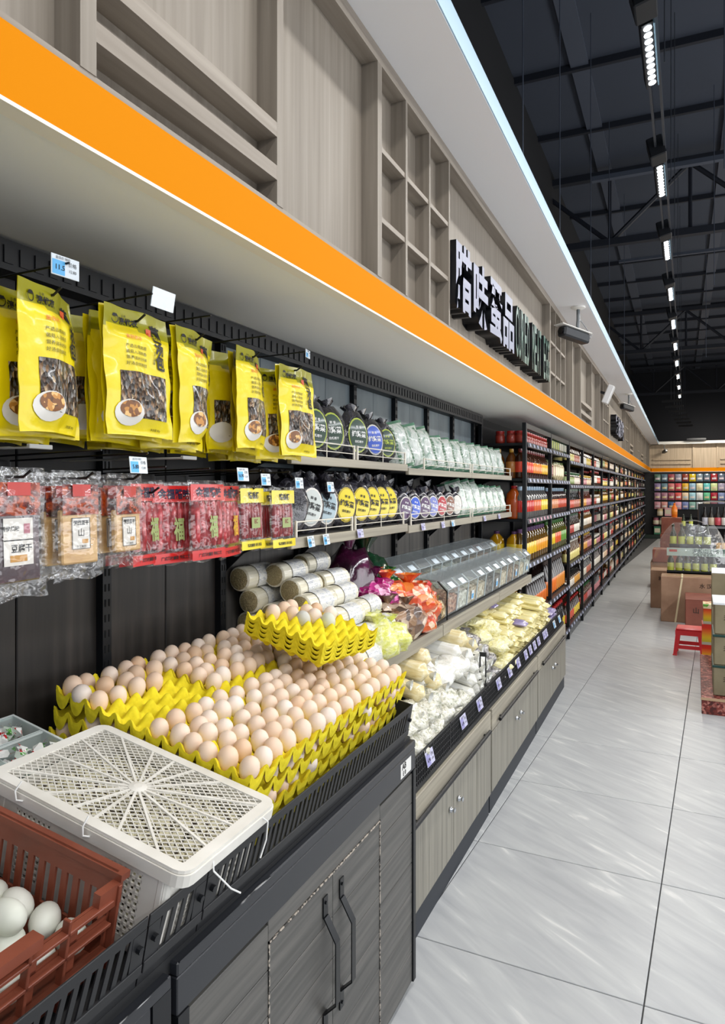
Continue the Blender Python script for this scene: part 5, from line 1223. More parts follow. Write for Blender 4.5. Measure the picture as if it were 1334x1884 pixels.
C_TAN = noisy('tan_dried_roots', [(0.2, 'a68a5a'), (0.5, 'd4bd8c'), (0.75, 'efe2c0'), (0.9, '8a6a3e')], (60, 60, 60), 3, 0.3, kind='voro', coat=0.5, bump=0.8)
C_WHT = noisy('white_floss_bag', [(0.3, '9fa48c'), (0.42, 'cfcdb8'), (0.52, 'ece8d8'), (0.62, 'faf8f0'), (0.75, 'c4c4a4')], (60, 60, 60), 4, 0.2, coat=0.8, bump=1.0)
C_CRM = noisy('cream_bean_stick', [(0.25, 'dcc68a'), (0.5, 'f0e0ae'), (0.75, 'fbf3da')], (14, 60, 60), 4, 0.25, coat=0.7, bump=0.5)
C_WRL = noisy('white_thread_bundle', [(0.25, 'e0dfd2'), (0.5, 'f6f4ea'), (0.75, 'ffffff')], (10, 70, 70), 4, 0.22, coat=0.8, bump=0.5)
C_SLV = noisy('silver_grey_bag', [(0.25, '55524f'), (0.5, '8d8988'), (0.7, 'c4c2c4'), (0.85, 'ececee')], (30, 30, 30), 3, 0.12, coat=0.9, bump=1.0, metal=0.25)
C_LYL = noisy('pale_yellow_curls', [(0.2, 'e0d484'), (0.45, 'f4ecae'), (0.65, 'fff9d4'), (0.85, 'ece08e')], (60, 60, 60), 4, 0.3, coat=0.6, bump=1.0)
C_NOO = noisy('pale_yellow_noodles', [(0.25, 'd8c67c'), (0.5, 'f0e4a2'), (0.75, 'fcf6cc')], (8, 80, 80), 4, 0.3, coat=0.5, bump=0.7)
C_LIL = noisy('lilac_noodle_pack', [(0.25, '6f6296'), (0.5, '9488b8'), (0.75, 'c0b8d8')], (8, 80, 80), 4, 0.3, coat=0.5, bump=0.6)
GL = ['candy bags on the tier shelf', None]
tb = [((-1.32, 2.76, 1.02), (0.20, 0.22, 0.36), C_PUR, 'tall dark purple bag leaning on the wall under the lower shelf', 0, None),
      ((-1.225, 2.80, 1.04), (0.18, 0.20, 0.20), C_MAG, 'small bag of magenta wrapped sweets below the dark purple bag', 1, C_PUR),
      ((-1.345, 2.98, 1.04), (0.18, 0.20, 0.30), C_DGR, 'dark green bag leaning on the wall beside the purple one', 2, None),
      ((-1.25, 3.0, 1.04), (0.19, 0.21, 0.18), C_GRN, 'bag of green and white wrapped sweets next to the acrylic bins', 3, C_GRN),
      ((-1.18, 2.86, 1.03), (0.19, 0.20, 0.19), C_ORG, 'bag of orange snack pieces, rear of the orange pile', 0, None), ((-1.105, 2.94, 1.035), (0.19, 0.20, 0.17), C_ORG, 'bag of orange snack pieces on top of the orange pile', 2, None),
      ((-1.10, 3.07, 0.985), (0.16, 0.18, 0.17), C_ORG, 'bag of orange snack pieces beside the yellow bag', 1, None), ((-1.07, 2.99, 0.958), (0.13, 0.14, 0.12), C_ORG, 'small orange bag lying at the shelf edge', 4, None),
      ((-1.20, 2.76, 1.0), (0.17, 0.18, 0.15), C_BRN, 'brown dried mushroom bag at the back of the brown pile', 1, None), ((-1.115, 2.72, 0.985), (0.17, 0.18, 0.16), C_BRN, 'brown dried mushroom bag in the middle of the brown pile', 3, None),
      ((-1.075, 2.84, 0.955), (0.15, 0.17, 0.17), C_BRN, 'brown dried mushroom bag standing at the shelf edge', 0, None), ((-1.09, 2.66, 0.965), (0.14, 0.15, 0.13), C_BRN, 'brown dried mushroom bag beside the lime bags', 2, None),
      ((-1.16, 2.58, 0.98), (0.16, 0.16, 0.15), C_YGR, 'lime yellow bag at the top of the lime pile', 2, None), ((-1.09, 2.50, 0.965), (0.16, 0.17, 0.15), C_YGR, 'lime yellow bag in the middle of the lime pile', 0, None),
      ((-1.05, 2.58, 0.96), (0.14, 0.16, 0.13), C_YGR, 'lime yellow bag lying at the shelf edge', 1, None), ((-1.05, 2.44, 0.96), (0.15, 0.17, 0.15), C_YGR, 'lime yellow bag nearest the egg trays', 4, None),
      ((-1.15, 3.12, 0.98), (0.14, 0.12, 0.16), C_YGR, 'pale yellow-green bag between the orange pile and the bins', 1, None), ((-1.075, 3.165, 0.955), (0.07, 0.08, 0.12), mat('black_sheen_bag', '3a3730', 0.2, coat=0.9, bump=0.9), 'black glossy bag standing by the shelf joint', 3, None)]
for loc, sz, m, lb, v, wrp in tb: bag((loc[0] + (0.01 if loc[0] < -1.2 else 0), loc[1], loc[2]), tuple(c * 1.22 for c in sz), lb, m, v, (0, 0, v * 1.1), 'bags piled on the tier shelf', True, src=LUMPF if v % 2 else LUMP, wrap=wrp)
bag((-1.12, 3.245, 0.97), (0.10, 0.09, 0.17), 'clear bag of dried roots with a bright red knot at the bin end', C_TAN, 0, (0, 0, 0), None, True, wrap=C_RED)
bag((-1.085, 3.285, 0.955), (0.09, 0.09, 0.14), 'tan bag of dried roots just right of the red knot', C_TAN, 2, (0, 0, 1), None)
bag((-1.13, 3.25, 1.12), (0.06, 0.07, 0.05), 'bright red crumpled plastic bundle on top of the root bags', C_RED, 1, (0, 0, 0), None, False)

# acrylic bins
ACR = film('clear_acrylic', 'fcffff', 0.07, 0.04, 0.05, 0.0)
ACL = film('bin_lid_acrylic', 'fafeff', 0.14, 0.03, 0.14, 0.0)
GOODS = [noisy('dried_goods_%d' % i, [(0.1, a), (0.4, b), (0.7, c), (0.9, a)], (60, 60, 60), 3, 0.6, kind='voro', bump=0.6) for i, (a, b, c) in enumerate([('6a5240', 'a4866a', 'd0b494'), ('4c443e', '7a6e64', 'aa9c8c'), ('b09a7c', 'd8c4a6', 'f2e6d0'), ('8a5c48', 'b98468', 'dcb498'), ('bab4a4', 'dcd6c6', 'f6f2e8')])]
bw_, bd_, bh_ = 0.186, 0.185, 0.165
def bin_parts():
    g = MB(); t = 0.003
    g.box(-t, 0, 0, bw_, 0, bh_ * 0.80); g.box(-bd_, -bd_ + t, 0, bw_, 0, bh_)
    for y in (0, bw_ - t): g.prism([(0, 0), (0, bh_ * 0.80), (-0.045, bh_), (-bd_, bh_), (-bd_, 0)], y, y + t)
    g.box(-bd_, 0, 0, bw_, 0, t)
    lid = MB(); lid.prism([(0.002, bh_ * 0.80), (0.002, bh_ * 0.80 + 0.003), (-0.044, bh_ + 0.003), (-0.044, bh_)], 0.004, bw_ - 0.004); lid.box(-bd_ + 0.006, -0.044, 0.004, bw_ - 0.004, bh_, bh_ + 0.003)
    ed = MB()
    for y in (0.001, bw_ - 0.004): ed.prism([(0.001, 0), (0.001, bh_ * 0.80), (-0.0445, bh_ + 0.001), (-0.047, bh_ - 0.001), (-0.002, bh_ * 0.8 - 0.001), (-0.002, 0)], y, y + 0.0025)
    ed.box(-0.001, 0.002, 0, bw_, bh_ * .79, bh_ * .81)
    fill = MB().grid(9, 9, lambda u, v: (-0.006 - u * (bd_ - 0.012), 0.006 + v * (bw_ - 0.012), bh_ * 0.52 + 0.018 * noise.noise(Vector((u * 7, v * 7, 1))) + 0.02 * u))
    fill.box(-bd_ + 0.006, -0.005, 0.005, bw_ - 0.005, 0.004, bh_ * 0.51)
    return g.mesh('bin_body', False, [ACR]), lid.mesh('lid', False, [ACL]), ed.mesh('edge_strips', False, [mat('acrylic_edge', 'ccd6da', 0.2, spec=0.8)]), fill.mesh('contents', True, [GOODS[0]])
BP = bin_parts(); SILVLID = mat('lid_sticker', 'd4e2ea', 0.35)
stm = MB().add([(0.0035, 0.05, bh_ * .80 + .004), (0.0035, 0.13, bh_ * .80 + .004), (-0.026, 0.13, bh_ * .80 + .0245), (-0.026, 0.05, bh_ * .80 + .0245)], [(0, 1, 2, 3)]).mesh('lid_label', False, [SILVLID])
flm = MB().box(0.0015, 0.0025, 0.07, 0.115, 0.02, 0.07).mesh('front_tag', False, [CARD]); flb = MB().box(0.0026, 0.003, 0.075, 0.11, 0.026, 0.052).mesh('blue_print', False, [CYAN])
random.seed(9)
for rw, (x0, z0, ys_, nb) in enumerate(((-1.058, 0.972, 3.345, 11), (-1.262, 1.030, 3.13, 11))):
    for q in range(nb):
        t = thing('acrylic_bin', 'clear acrylic bin of dried goods, %s row, %s from the near end' % (['front', 'back'][rw], ordn(q)), 'bin', (x0, ys_ + q * 0.1895, z0 + (0.0 if rw == 0 else 0.02)), (0, R(6), 0), ['front', 'back'][rw] + ' row of clear acrylic bins')
        if ys_ + (q + 1) * 0.1895 > 5.42: pass
        put('bin_body', BP[0], (), t); put('lid', BP[1], (), t); put('edge_strips', BP[2], (), t)
        c = put('contents', BP[3], (), t); recolor(c, [GOODS[random.choice((0, 1, 2, 3, 4, 0, 2))]])
        if q not in (2, 9): put('lid_label', stm, (), t)
        if q in (2, 5, 8, 10) and rw == 0: f = put('front_tag', flm, (), t); put('blue_print', flb, (), f)
for x, y, lb in ((-1.045, 3.335, 'black angled end plate of the front bin row'), (-1.250, 3.12, 'black angled end plate of the back bin row')):
    tag(put('bin_end_plate', MB().prism([(0, 0), (0, 0.14), (-0.05, 0.19), (-0.054, 0.186), (-0.006, 0.136), (-0.006, 0)], 0, 0.004), BLK, None, (x, y, tier_z(x) + 0.004)), lb, 'end plate')

# ================================================================ bench goods (bags, sticks, noodles)
def bench_z(x): return 0.532 + max(0, -0.862 - x) * 0.42
# long bean sticks / rolls with axes across the bench
def stick(r, ln, seed, m, squish=1.0):
    def S(u, v):
        a = 2 * pi * u; e = min(1, sin(pi * min(max(v, 0.0), 1)) * 5) ** 0.5; k = 1 + 0.08 * noise.noise(Vector((cos(a), sin(a), v * 5 + seed)))
        return (-ln * v, r * k * e * cos(a), r * squish * k * e * sin(a) + r * squish)
    return MB().grid(14, 14, S).mesh('body', 'all', [m])
ST_C = stick(0.036, 0.34, 1, C_CRM); ST_W = stick(0.034, 0.30, 2, C_WRL); ST_CL = stick(0.040, 0.36, 3, C_CRM)
TIEM = mat('clear_twist_end', 'd8d8d0', 0.15, coat=0.9, bump=0.8)
tw = MB().grid(10, 5, lambda u, v: (0.002 + 0.022 * v, (0.008 + 0.014 * v) * cos(2 * pi * u) * (1 + .3 * sin(10 * pi * u)), 0.036 + (0.008 + 0.014 * v) * sin(2 * pi * u))).mesh('twisted_end', 'all', [TIEM])
def sticks(lst, nm, lbf, grp):
    for q, (me, x, y, z, rz, ry) in enumerate(lst):
        t = thing(nm, lbf % ordn(q), 'noodle roll', (x, y, z), (0, ry, rz), grp); put('body', me, (), t); put('twisted_end', tw, (), t)
sticks([(ST_CL, -0.925, 2.86, 0.735, R(-4), R(9)), (ST_CL, -0.955, 2.78, 0.795, R(3), R(8)), (ST_C, -0.93, 2.66, 0.745, R(-8), R(10)), (ST_C, -0.93, 2.55, 0.70, R(4), R(12)), (ST_CL, -0.985, 2.90, 0.825, R(-2), R(6)), (ST_C, -0.99, 2.60, 0.80, R(4), R(8)), (ST_C, -0.98, 2.44, 0.72, R(4), R(10))], 'bean_stick_roll', 'long cream bean stick roll in clear wrap, %s of the near pile', 'cream bean stick rolls')
sticks([(ST_W, -0.90, 3.30 + 0.082 * (q % 3) + 0.03 * (q // 3), 0.575 + 0.060 * (q // 3), R(random.uniform(-6, 6)), R(12)) for q in range(9)] + [(ST_W, -0.93, 3.20, 0.70, R(-5), R(10)), (ST_W, -0.92, 3.34, 0.755, R(5), R(10)), (ST_C, -0.93, 3.46, 0.775, R(0), R(10)), (ST_CL, -0.95, 3.36, 0.82, R(3), R(7)), (ST_W, -0.95, 3.24, 0.79, R(3), R(8))], 'white_noodle_roll', 'short white noodle roll behind the upright divider, %s in the pile', 'white noodle rolls by the divider')
for q, (x, y, z, sx, sy, sz) in enumerate([(-0.935, 2.30, 0.56, .15, .17, .15), (-0.93, 2.50, 0.56, .15, .17, .16), (-0.925, 2.63, 0.55, .15, .16, .15), (-0.925, 2.78, 0.55, .14, .16, .14), (-0.96, 2.44, 0.66, .14, .16, .13), (-0.95, 2.56, 0.67, .15, .17, .14), (-0.945, 2.71, 0.65, .15, .16, .13), (-0.935, 2.93, 0.55, .15, .16, .15), (-0.965, 2.86, 0.65, .15, .17, .15), (-0.955, 3.02, 0.60, .14, .15, .16), (-0.925, 3.08, 0.54, .13, .14, .12), (-0.93, 3.19, 0.55, .13, .14, .14)]):
    bag((x - 0.022, y, z), (sx, sy, sz), 'clear crinkled bag of white floss, %s in the heap beside the egg counter' % ordn(q), C_WHT, q, (0, R(12), q * 1.3), 'clear crinkled bags of white floss', q % 2 == 0, src=LUMPF)
for q, (x, y, z, sx, sy, sz) in enumerate([(-1.06, 2.90, 0.76, .22, .22, .14), (-1.12, 3.06, 0.77, .2, .22, .13), (-1.03, 3.10, 0.72, .2, .2, .16), (-1.0, 3.24, 0.74, .17, .18, .15), (-1.10, 3.26, 0.76, .2, .2, .13)]):
    bag((x, y, z - 0.03), (sx, sy, sz), 'white plump plastic bag, %s at the top of the bench pile' % ordn(q), C_WRL, q, (0, 0, q * 0.7), 'white plump bags under the tier shelf', False)
for q, (x, y, z, sx, sy, sz) in enumerate([(-0.915, 3.66, 0.55, .13, .15, .12), (-0.95, 3.62, 0.63, .14, .15, .12), (-0.985, 3.68, 0.70, .15, .16, .12), (-1.02, 3.62, 0.76, .15, .16, .12), (-1.06, 3.44, 0.80, .15, .17, .1), (-0.92, 3.80, 0.56, .13, .14, .11), (-0.965, 3.78, 0.64, .14, .15, .11)]):
    bag((x - 0.018, y, z - 0.005), (sx, sy, sz), 'glossy silver grey bag, %s in the silver column' % ordn(q), C_SLV, q, (0, 0, q * 0.9), 'silver grey bags on the bench', q % 3 == 0)
for q, (x, y, z, sx, sy, sz) in enumerate([(-0.915, 3.93, 0.56, .14, .16, .12), (-0.92, 4.07, 0.57, .14, .15, .12), (-0.96, 3.98, 0.66, .15, .17, .13), (-0.965, 4.14, 0.66, .14, .16, .12), (-1.03, 3.86, 0.72, .17, .19, .14), (-1.02, 4.05, 0.74, .16, .18, .14), (-1.10, 3.95, 0.80, .16, .2, .1), (-1.14, 3.70, 0.80, .18, .2, .09), (-1.08, 3.56, 0.80, .14, .18, .09)]):
    bag((x - 0.018, y, z - 0.008), (sx, sy, sz), 'bag of pale yellow curled noodles, %s behind the silver column' % ordn(q), C_LYL, q, (0, 0, q), 'pale yellow noodle bags', q % 3 == 1, src=LUMPF)
# flat noodle packs in stacks
def npack(m, seed):
    def S(u, v, s):
        x = -u * 0.22; y = (v - .5) * 0.125; e = (min(1, 8 * u) * min(1, 8 * (1 - u)) * (1 - abs(2 * v - 1) ** 5)) ** 0.5
        return (x, y, s * (0.017 * e + 0.0018 * sin(v * 60)) + 0.018 + 0.003 * noise.noise(Vector((u * 6, v * 6, seed))))
    b = MB(); b.grid(8, 18, lambda u, v: S(u, v, 1)); b.grid(8, 18, lambda u, v: S(u, v, -1)); return b.mesh('noodle_pack', 'all', [m])
NP = [npack(C_NOO, 0), npack(C_NOO, 3)]; NPL = npack(C_LIL, 5)
random.seed(31)
stacks = [(-0.93, 4.22, 5), (-0.905, 4.30, 4), (-0.97, 4.34, 6), (-1.04, 4.30, 7), (-0.90, 4.46, 4), (-0.97, 4.50, 6), (-0.905, 4.62, 5), (-0.98, 4.66, 6), (-0.90, 4.78, 5), (-0.985, 4.82, 6), (-0.90, 4.93, 5), (-0.90, 5.08, 6), (-0.90, 5.24, 6), (-0.90, 5.40, 5), (-1.03, 4.98, 6), (-1.05, 4.18, 7)]
for q, (x, y, n) in enumerate(stacks):
    x2 = x; n = int(n * 1.35)
    for k in range(n):
        o = put('noodle_pack', NP[(q + k) % 2], (), None, (x2 + random.uniform(-.012, .012), y + random.uniform(-.01, .01), bench_z(x2) - 0.012 + k * 0.033), (0, R(8), random.uniform(-.12, .12)))
        if q in (3, 6) and k == n - 1: recolor(o, [C_LIL])
        tag(o, 'flat pale yellow noodle pack, %s stack from the silver bags, %s from the bottom' % (ordn(q), ordn(k)), 'noodle pack', 'stacked noodle packs, ' + ordn(q) + ' stack')
for q in range(6):
    tag(put('lilac_noodle_pack', NPL, (), None, (-0.885 - 0.01 * (q // 2), 5.58 + (q % 2) * 0.13, 0.545 + (q // 2) * 0.036), (0, R(8), 0), scale=(0.6, 1, 1)), 'lilac noodle pack at the far end of the bench, %s' % ordn(q), 'noodle pack', 'lilac noodle packs')

# ================================================================ goods on the tall racks
GLAM = {}
def liquid(name, h): 
    return mat(name, h, 0.12, coat=0.5)
def bottle_mesh(kind):
    """slots: 0 liquid/glass, 1 label, 2 cap"""
    if kind == 'oil': pr = [(.002, 0), (.040, .002), (.043, .012), (.043, .045), (.0435, .046), (.0435, .125), (.043, .126), (.041, .150), (.020, .185), (.016, .195), (.0165, .196), (.0165, .222), (.003, .224)]; mi = [0, 0, 0, 0, 1, 0, 0, 0, 0, 2, 2, 2]
    elif kind == 'sauce': pr = [(.002, 0), (.030, .002), (.032, .010), (.0325, .011), (.0325, .095), (.032, .096), (.030, .115), (.013, .160), (.012, .190), (.0135, .191), (.0135, .212), (.002, .214)]; mi = [0, 0, 0, 1, 0, 0, 0, 0, 2, 2, 2]
    elif kind == 'jar': pr = [(.002, 0), (.036, .002), (.038, .010), (.0385, .011), (.0385, .062), (.038, .063), (.034, .078), (.035, .079), (.035, .098), (.002, .099)]; mi = [0, 0, 0, 1, 0, 0, 2, 2, 2]
    elif kind == 'jug': pr = [(.002, 0), (.058, .003), (.062, .016), (.062, .060), (.0625, .061), (.0625, .150), (.062, .151), (.056, .190), (.022, .225), (.022, .226), (.023, .227), (.023, .248), (.003, .250)]; mi = [0, 0, 0, 0, 1, 0, 0, 0, 0, 2, 2, 2]
    return MB().lathe(pr, 12, mi)
SLOT = [mat('s_liquid', '6a3a14', .12), mat('s_label', 'd8d0c0', .4), mat('s_cap', 'b02020', .35)]
BM = {k: bottle_mesh(k).mesh(k + '_bottle', True, SLOT) for k in ('oil', 'sauce', 'jar', 'jug')}
ctn = MB().bbox(-0.035, 0.035, -0.05, 0.05, 0, 0.13, 0.002, 0).box(0.0352, 0.0358, -0.04, 0.04, 0.03, 0.10, 1)
BM['carton'] = ctn.mesh('carton', False, SLOT)
pch = MB().grid(6, 8, lambda u, v: (0.022 * (1 - abs(2 * u - 1) ** 2) * min(1, v * 4) * min(1, (1 - v) * 5), (u - .5) * 0.10, v * 0.16), mf=lambda u, v: 1 if .25 < v < .7 and .15 < u < .85 else (2 if v > .88 else 0)); pch.grid(4, 4, lambda u, v: (-0.022 * (1 - abs(2 * u - 1) ** 2) * min(1, v * 4) * min(1, (1 - v) * 5), (u - .5) * 0.10, v * 0.16))
BM['pouch'] = pch.mesh('sauce_pouch', True, SLOT)
PAL = {}
def pm_(h, r=0.25): 
    k = 'paint_' + h
    return mat(k, h, r, coat=0.4)
RULES = {  # (bay, shelf) from bottom 0: kind, liquid, label, cap, count, scale, words
 (0, 5): ('jar', '8c2a1c', 'a83a2c', 'b02622', 11, 1.0, 'red-lidded jar'), (0, 4): ('oil', '3a1c0c', ['e0482c', 'e8862a', 'e8b428'], '7a1a16', 11, 1.05, 'dark bottle with a red-orange label'), (0, 3): ('oil', '5c5a58', ['c8281c', 'e0642a', 'f0d03a'], 'a8c0d4', 10, 1.15, 'clear-topped bottle with a red and yellow label'),
 (0, 2): ('oil', '5a4010', ['f0c020', 'f0a01c'], '5a3a60', 10, 1.2, 'oil bottle with a bright yellow label'), (0, 1): ('sauce', '2c2420', ['b8b4a8', 'e07020'], 'd8d8d4', 12, 1.2, 'dark sauce bottle with a pale label'), (0, 0): ('oil', '402818', ['c86020'], 'b02020', 9, 1.2, 'bottle on the bottom shelf'),
 (1, 5): ('carton', '2e4a30', ['c8d070', 'e8e4d0'], '2e4a30', 9, 1.0, 'green and white packet'), (1, 4): ('pouch', 'c4b48a', ['8a3a2a', 'e4d8b0'], '6a7a4a', 8, 1.2, 'tan food pouch'), (1, 3): ('oil', '3a2c2c', ['d88a5a', 'c84a2c'], '8aa4b8', 10, 1.1, 'dark bottle with an orange-pink label'),
 (1, 2): ('oil', '4a4a14', ['f0c818', 'e85a1c', '6aa03a'], '3a6a2c', 9, 1.25, 'oil bottle with a yellow and green label'), (1, 1): ('sauce', '241410', ['f07a1c', 'e89030'], '4a3a34', 10, 1.6, 'tall dark bottle with an orange label'), (1, 0): ('sauce', '1c1412', ['c83a20', 'e0c030'], 'c02020', 10, 1.4, 'dark bottle on the bottom shelf')}
KW = {'oil': 'bottle', 'sauce': 'sauce bottle', 'jar': 'jar', 'carton': 'packet', 'pouch': 'pouch', 'jug': 'jug'}
random.seed(77)
palL = ['d8604a', 'e8c850', 'f0ece0', 'c04a40', 'e8a850', 'e4dcc8', '9aaa6a', 'd08a90', 'ecdc88', 'f6f3ea', 'c87860', 'e8c8a4', 'f2e2d0', 'e8e0d0']
palD = ['2a1a14', '181416', '3a2418', '4a2c16', '5c2a1a', '22201e', '6a4a20', '382018']
far_parts = {}
def add_far(kind, M, cols):
    me = BM[kind]; 
    for s in range(3):
        k = (s, cols[s]); far_parts.setdefault(k, MB())
    vs = [M @ v.co for v in me.vertices]
    idx = {}
    for p in me.polygons:
        k = (p.material_index, cols[p.material_index]); mb = far_parts[k]
        mb.add([vs[i] for i in p.vertices], [tuple(range(len(p.vertices)))])
nrack = 0; KN = {}
for b in range(17):
    zs = ZA if b < 2 else ZR
    for s, z in enumerate(zs):
        if (b, s) in RULES: kind, liq, labs, cap, n, sc, words = RULES[(b, s)]
        else:
            kind = random.choice(['sauce', 'jar', 'carton', 'oil', 'pouch', 'sauce']); liq = random.choice(palD); lab0 = random.choice(palL); labs = [lab0, random.choice(palL)]; cap = random.choice(['b02020', 'c8a030', '1a1a1a', 'e8e4d8', '2a5a30']); n = 9; sc = random.uniform(.95, 1.12); words = 'small ' + KW[kind]
            if kind in ('jar', 'carton'): sc *= 1.35
            if b >= 2 and kind in ('oil', 'sauce') : sc = min(sc, 1.05)
        if not isinstance(labs, list): labs = [labs]
        y0 = YR[b] + 0.05; pitch = (1.157 - 0.07) / n
        for q in range(n):
            if b < 2 and s == 0 and q < n - 5 and b == 0: continue
            y = y0 + (q + 0.5) * pitch; x = XR - 0.022 - 0.045 * sc
            lc = labs[int(q * len(labs) / n)]
            rows_ = [(x, q)]
            for (xx, _) in rows_:
                KN[kind] = KN.get(kind, 0) + 1
                if KN[kind] <= 285:
                    o = put(KW[kind].replace(' ', '_'), BM[kind], (), None, (xx, y, z + 0.001), (0, 0, random.uniform(-.3, .3) if kind != 'carton' else random.uniform(-.05, .05)), scale=sc)
                    recolor(o, [pm_(liq, .12), pm_(lc), pm_(cap)]); nrack += 1
                    tag(o, '%s, %s shelf up, %s along, %s rack bay' % (words, ordn(s), ordn(q), ordn(b)), KW[kind], '%s goods on the %s shelf of the %s rack bay' % (KW[kind], ordn(s), ordn(b)))
                else:
                    add_far(kind, Matrix.Translation((xx, y, z)) @ Matrix.Scale(sc, 4), (liq, lc, cap))
            # second row behind, seen over and between
            if b > 0 and b < 9: add_far('carton' if kind == 'carton' else kind, Matrix.Translation((x - 0.10, y + 0.02, z)) @ Matrix.Scale(sc, 4), (liq, lc, cap))
# goods seen through the open end of the first rack
for s, z in enumerate(ZA):
    if s == 0: continue
    for (x, y, kd, liq, lab_, cap, w_, sc) in ([(-1.22, YR[0] + 0.10, 'jar', '8c2a1c', 'a83a2c', 'b02622', 'red-lidded jar', 1.0), (-1.31, YR[0] + 0.10, 'jar', '8c2a1c', 'a83a2c', 'b02622', 'red-lidded jar', 1.0)] if s == 5 else
        [(-1.22, YR[0] + 0.10, 'oil', '6a3a10', 'c8823a', 'd8a030', 'amber oil bottle', 1.05), (-1.32, YR[0] + 0.10, 'oil', '6a3a10', 'c8823a', 'd8a030', 'amber oil bottle', 1.05)] if s == 4 else
        [(-1.20, YR[0] + 0.11, 'jug', 'a8480e', 'b04a18', 'b02020', 'large amber oil jug', 1.05), (-1.34, YR[0] + 0.11, 'jug', 'a8480e', 'b04a18', 'b02020', 'large amber oil jug', 1.05)] if s == 3 else
        [(-1.20, YR[0] + 0.11, 'jug', 'b8860e', 'e0c030', '5a3a60', 'large golden oil jug', 1.0), (-1.34, YR[0] + 0.11, 'jug', 'b8860e', 'e0c030', '5a3a60', 'large golden oil jug', 1.0)]):
        o = put('oil_jug' if kd == 'jug' else KW[kd].replace(' ', '_'), BM[kd], (), None, (x, y, z + 0.001), scale=sc); recolor(o, [pm_(liq, .12), pm_(lab_), pm_(cap)])
        tag(o, w_ + ' seen through the rack end, %s shelf, %s' % (ordn(s), 'front' if x > -1.26 else 'back'), KW[kd], 'goods seen through the open rack end')
# everything farther along the racks in one countless mass
allm = MB(); ms = []; mi = {}
for (s, h), mb in far_parts.items():
    if h not in mi: mi[h] = len(ms); ms.append(pm_(h))
    allm.add(mb.v, mb.f, mi[h])
tag(put('distant_bottles', allm, ms, smooth=False), 'dense mass of bottles and jars in the farthest rack bays and behind the front rows', 'groceries', kind='stuff')

# ================================================================ back wall display of hanging pouches
bd = thing('back_display', 'black pegboard display at the end of the aisle', 'display', (-0.75, 25.1, 0))
put('back_board', MB().box(-0.35, 3.4, 0.10, 0.16, 0.05, 2.15), mat('peg_black', '121317', 0.6), bd)
put('base', MB().box(-0.35, 3.4, -0.35, 0.16, 0, 0.12), mat('base_dark_green', '15291f', 0.5), bd)
for z in (0.42, 0.72): put('shelf', MB().box(-0.1, 3.4, -0.25, 0.10, z - 0.02, z), BLK, bd)
for q in range(4): put('rail', MB().box(-0.1, 3.4, 0.02, 0.05, 1.32 + q * 0.27 - 0.01, 1.335 + q * 0.27), BLK, bd)
PALB = [['5a7a6a', '5a7484', '9a4a52', '8e8ea0', '8a3a2a', 'd0b41c', '7a8a98', '5a6a78', 'a02a30', '5a6478', 'a08a2a', '7a3a4a'], ['8a7aa0', '6a8a98', 'd07a78', 'd0505c', 'e0b030', '9ac0d8', 'e8e4c0', '6ac8c8', 'd8e8a8', 'a8a0b8', 'b890b8', 'c8b8d0'],
        ['a07a90', 'a87a8c', 'a85a6c', 'e0605a', 'f0d8b8', 'a8d8e8', 'e8f0f0', '6ac89a', 'b02038', '8a9ac8', '5a6a80', '6a90b0'], ['c8909a', 'd89890', '4a6a9a', 'e8a8b8', '7a8ac0', '8ab8b0', 'c0d0d8', 'b8a890', '9a5a6a', '8a88b0', '90a070', 'b87080']]
DP = MB().grid(6, 8, lambda u, v: (-(u - .5) * 0.185, -0.03 * (1 - abs(2 * u - 1) ** 2) * min(1, v * 4) * min(1, (1 - v) * 4) - 0.02, -0.24 + v * 0.24 - 0.02 * (abs(2 * u - 1) ** 3) * (v > .8)), mf=lambda u, v: 1 if .25 < v < .55 and .2 < u < .8 else 0).grid(2, 2, lambda u, v: (-(u - .5) * 0.185, 0.005, -0.24 + v * 0.24)).mesh('hanging_pouch', True, [SLOT[0], SLOT[1]])
random.seed(8)
for r_ in range(4):
    for c in range(12):
        o = put('hanging_pouch', DP, (), None, (-0.70 + c * 0.208, 25.12, 2.09 - r_ * 0.30)); recolor(o, [pm_(PALB[r_][c]), pm_(random.choice(['e8e4e0', 'd8c8d0', 'c8d8e0', 'e0d0a0']))])
        tag(o, 'small hanging pouch on the back display, %s row from the top, %s from the left' % (ordn(r_), ordn(c)), 'pouch', 'hanging pouches on the back display')
for q, (x, z, h, k) in enumerate(((-0.62, 0.735, 'cdb88a', 'jar'), (-0.38, 0.735, 'e0a8b0', 'carton'), (-0.74, 0.44, '9a5a6a', 'jar'), (-0.55, 0.44, '9a9888', 'jar'), (-0.30, 0.44, '7a4a4a', 'jar'), (-0.70, 0.13, '3a7a5a', 'carton'), (-0.45, 0.13, '3a7a5a', 'carton'), (-0.2, 0.13, '5a8a6a', 'carton'))):
    o = put('tub', BM[k], (), None, (x, 24.93, z), (0, 0, R(-90)), scale=2.4 if k == 'jar' else 2.0); recolor(o, [pm_(h), pm_('d8d0b8'), pm_(h)]); tag(o, 'pastel tub on the lower part of the back display, %s' % ordn(q), 'tub', 'tubs on the back display')

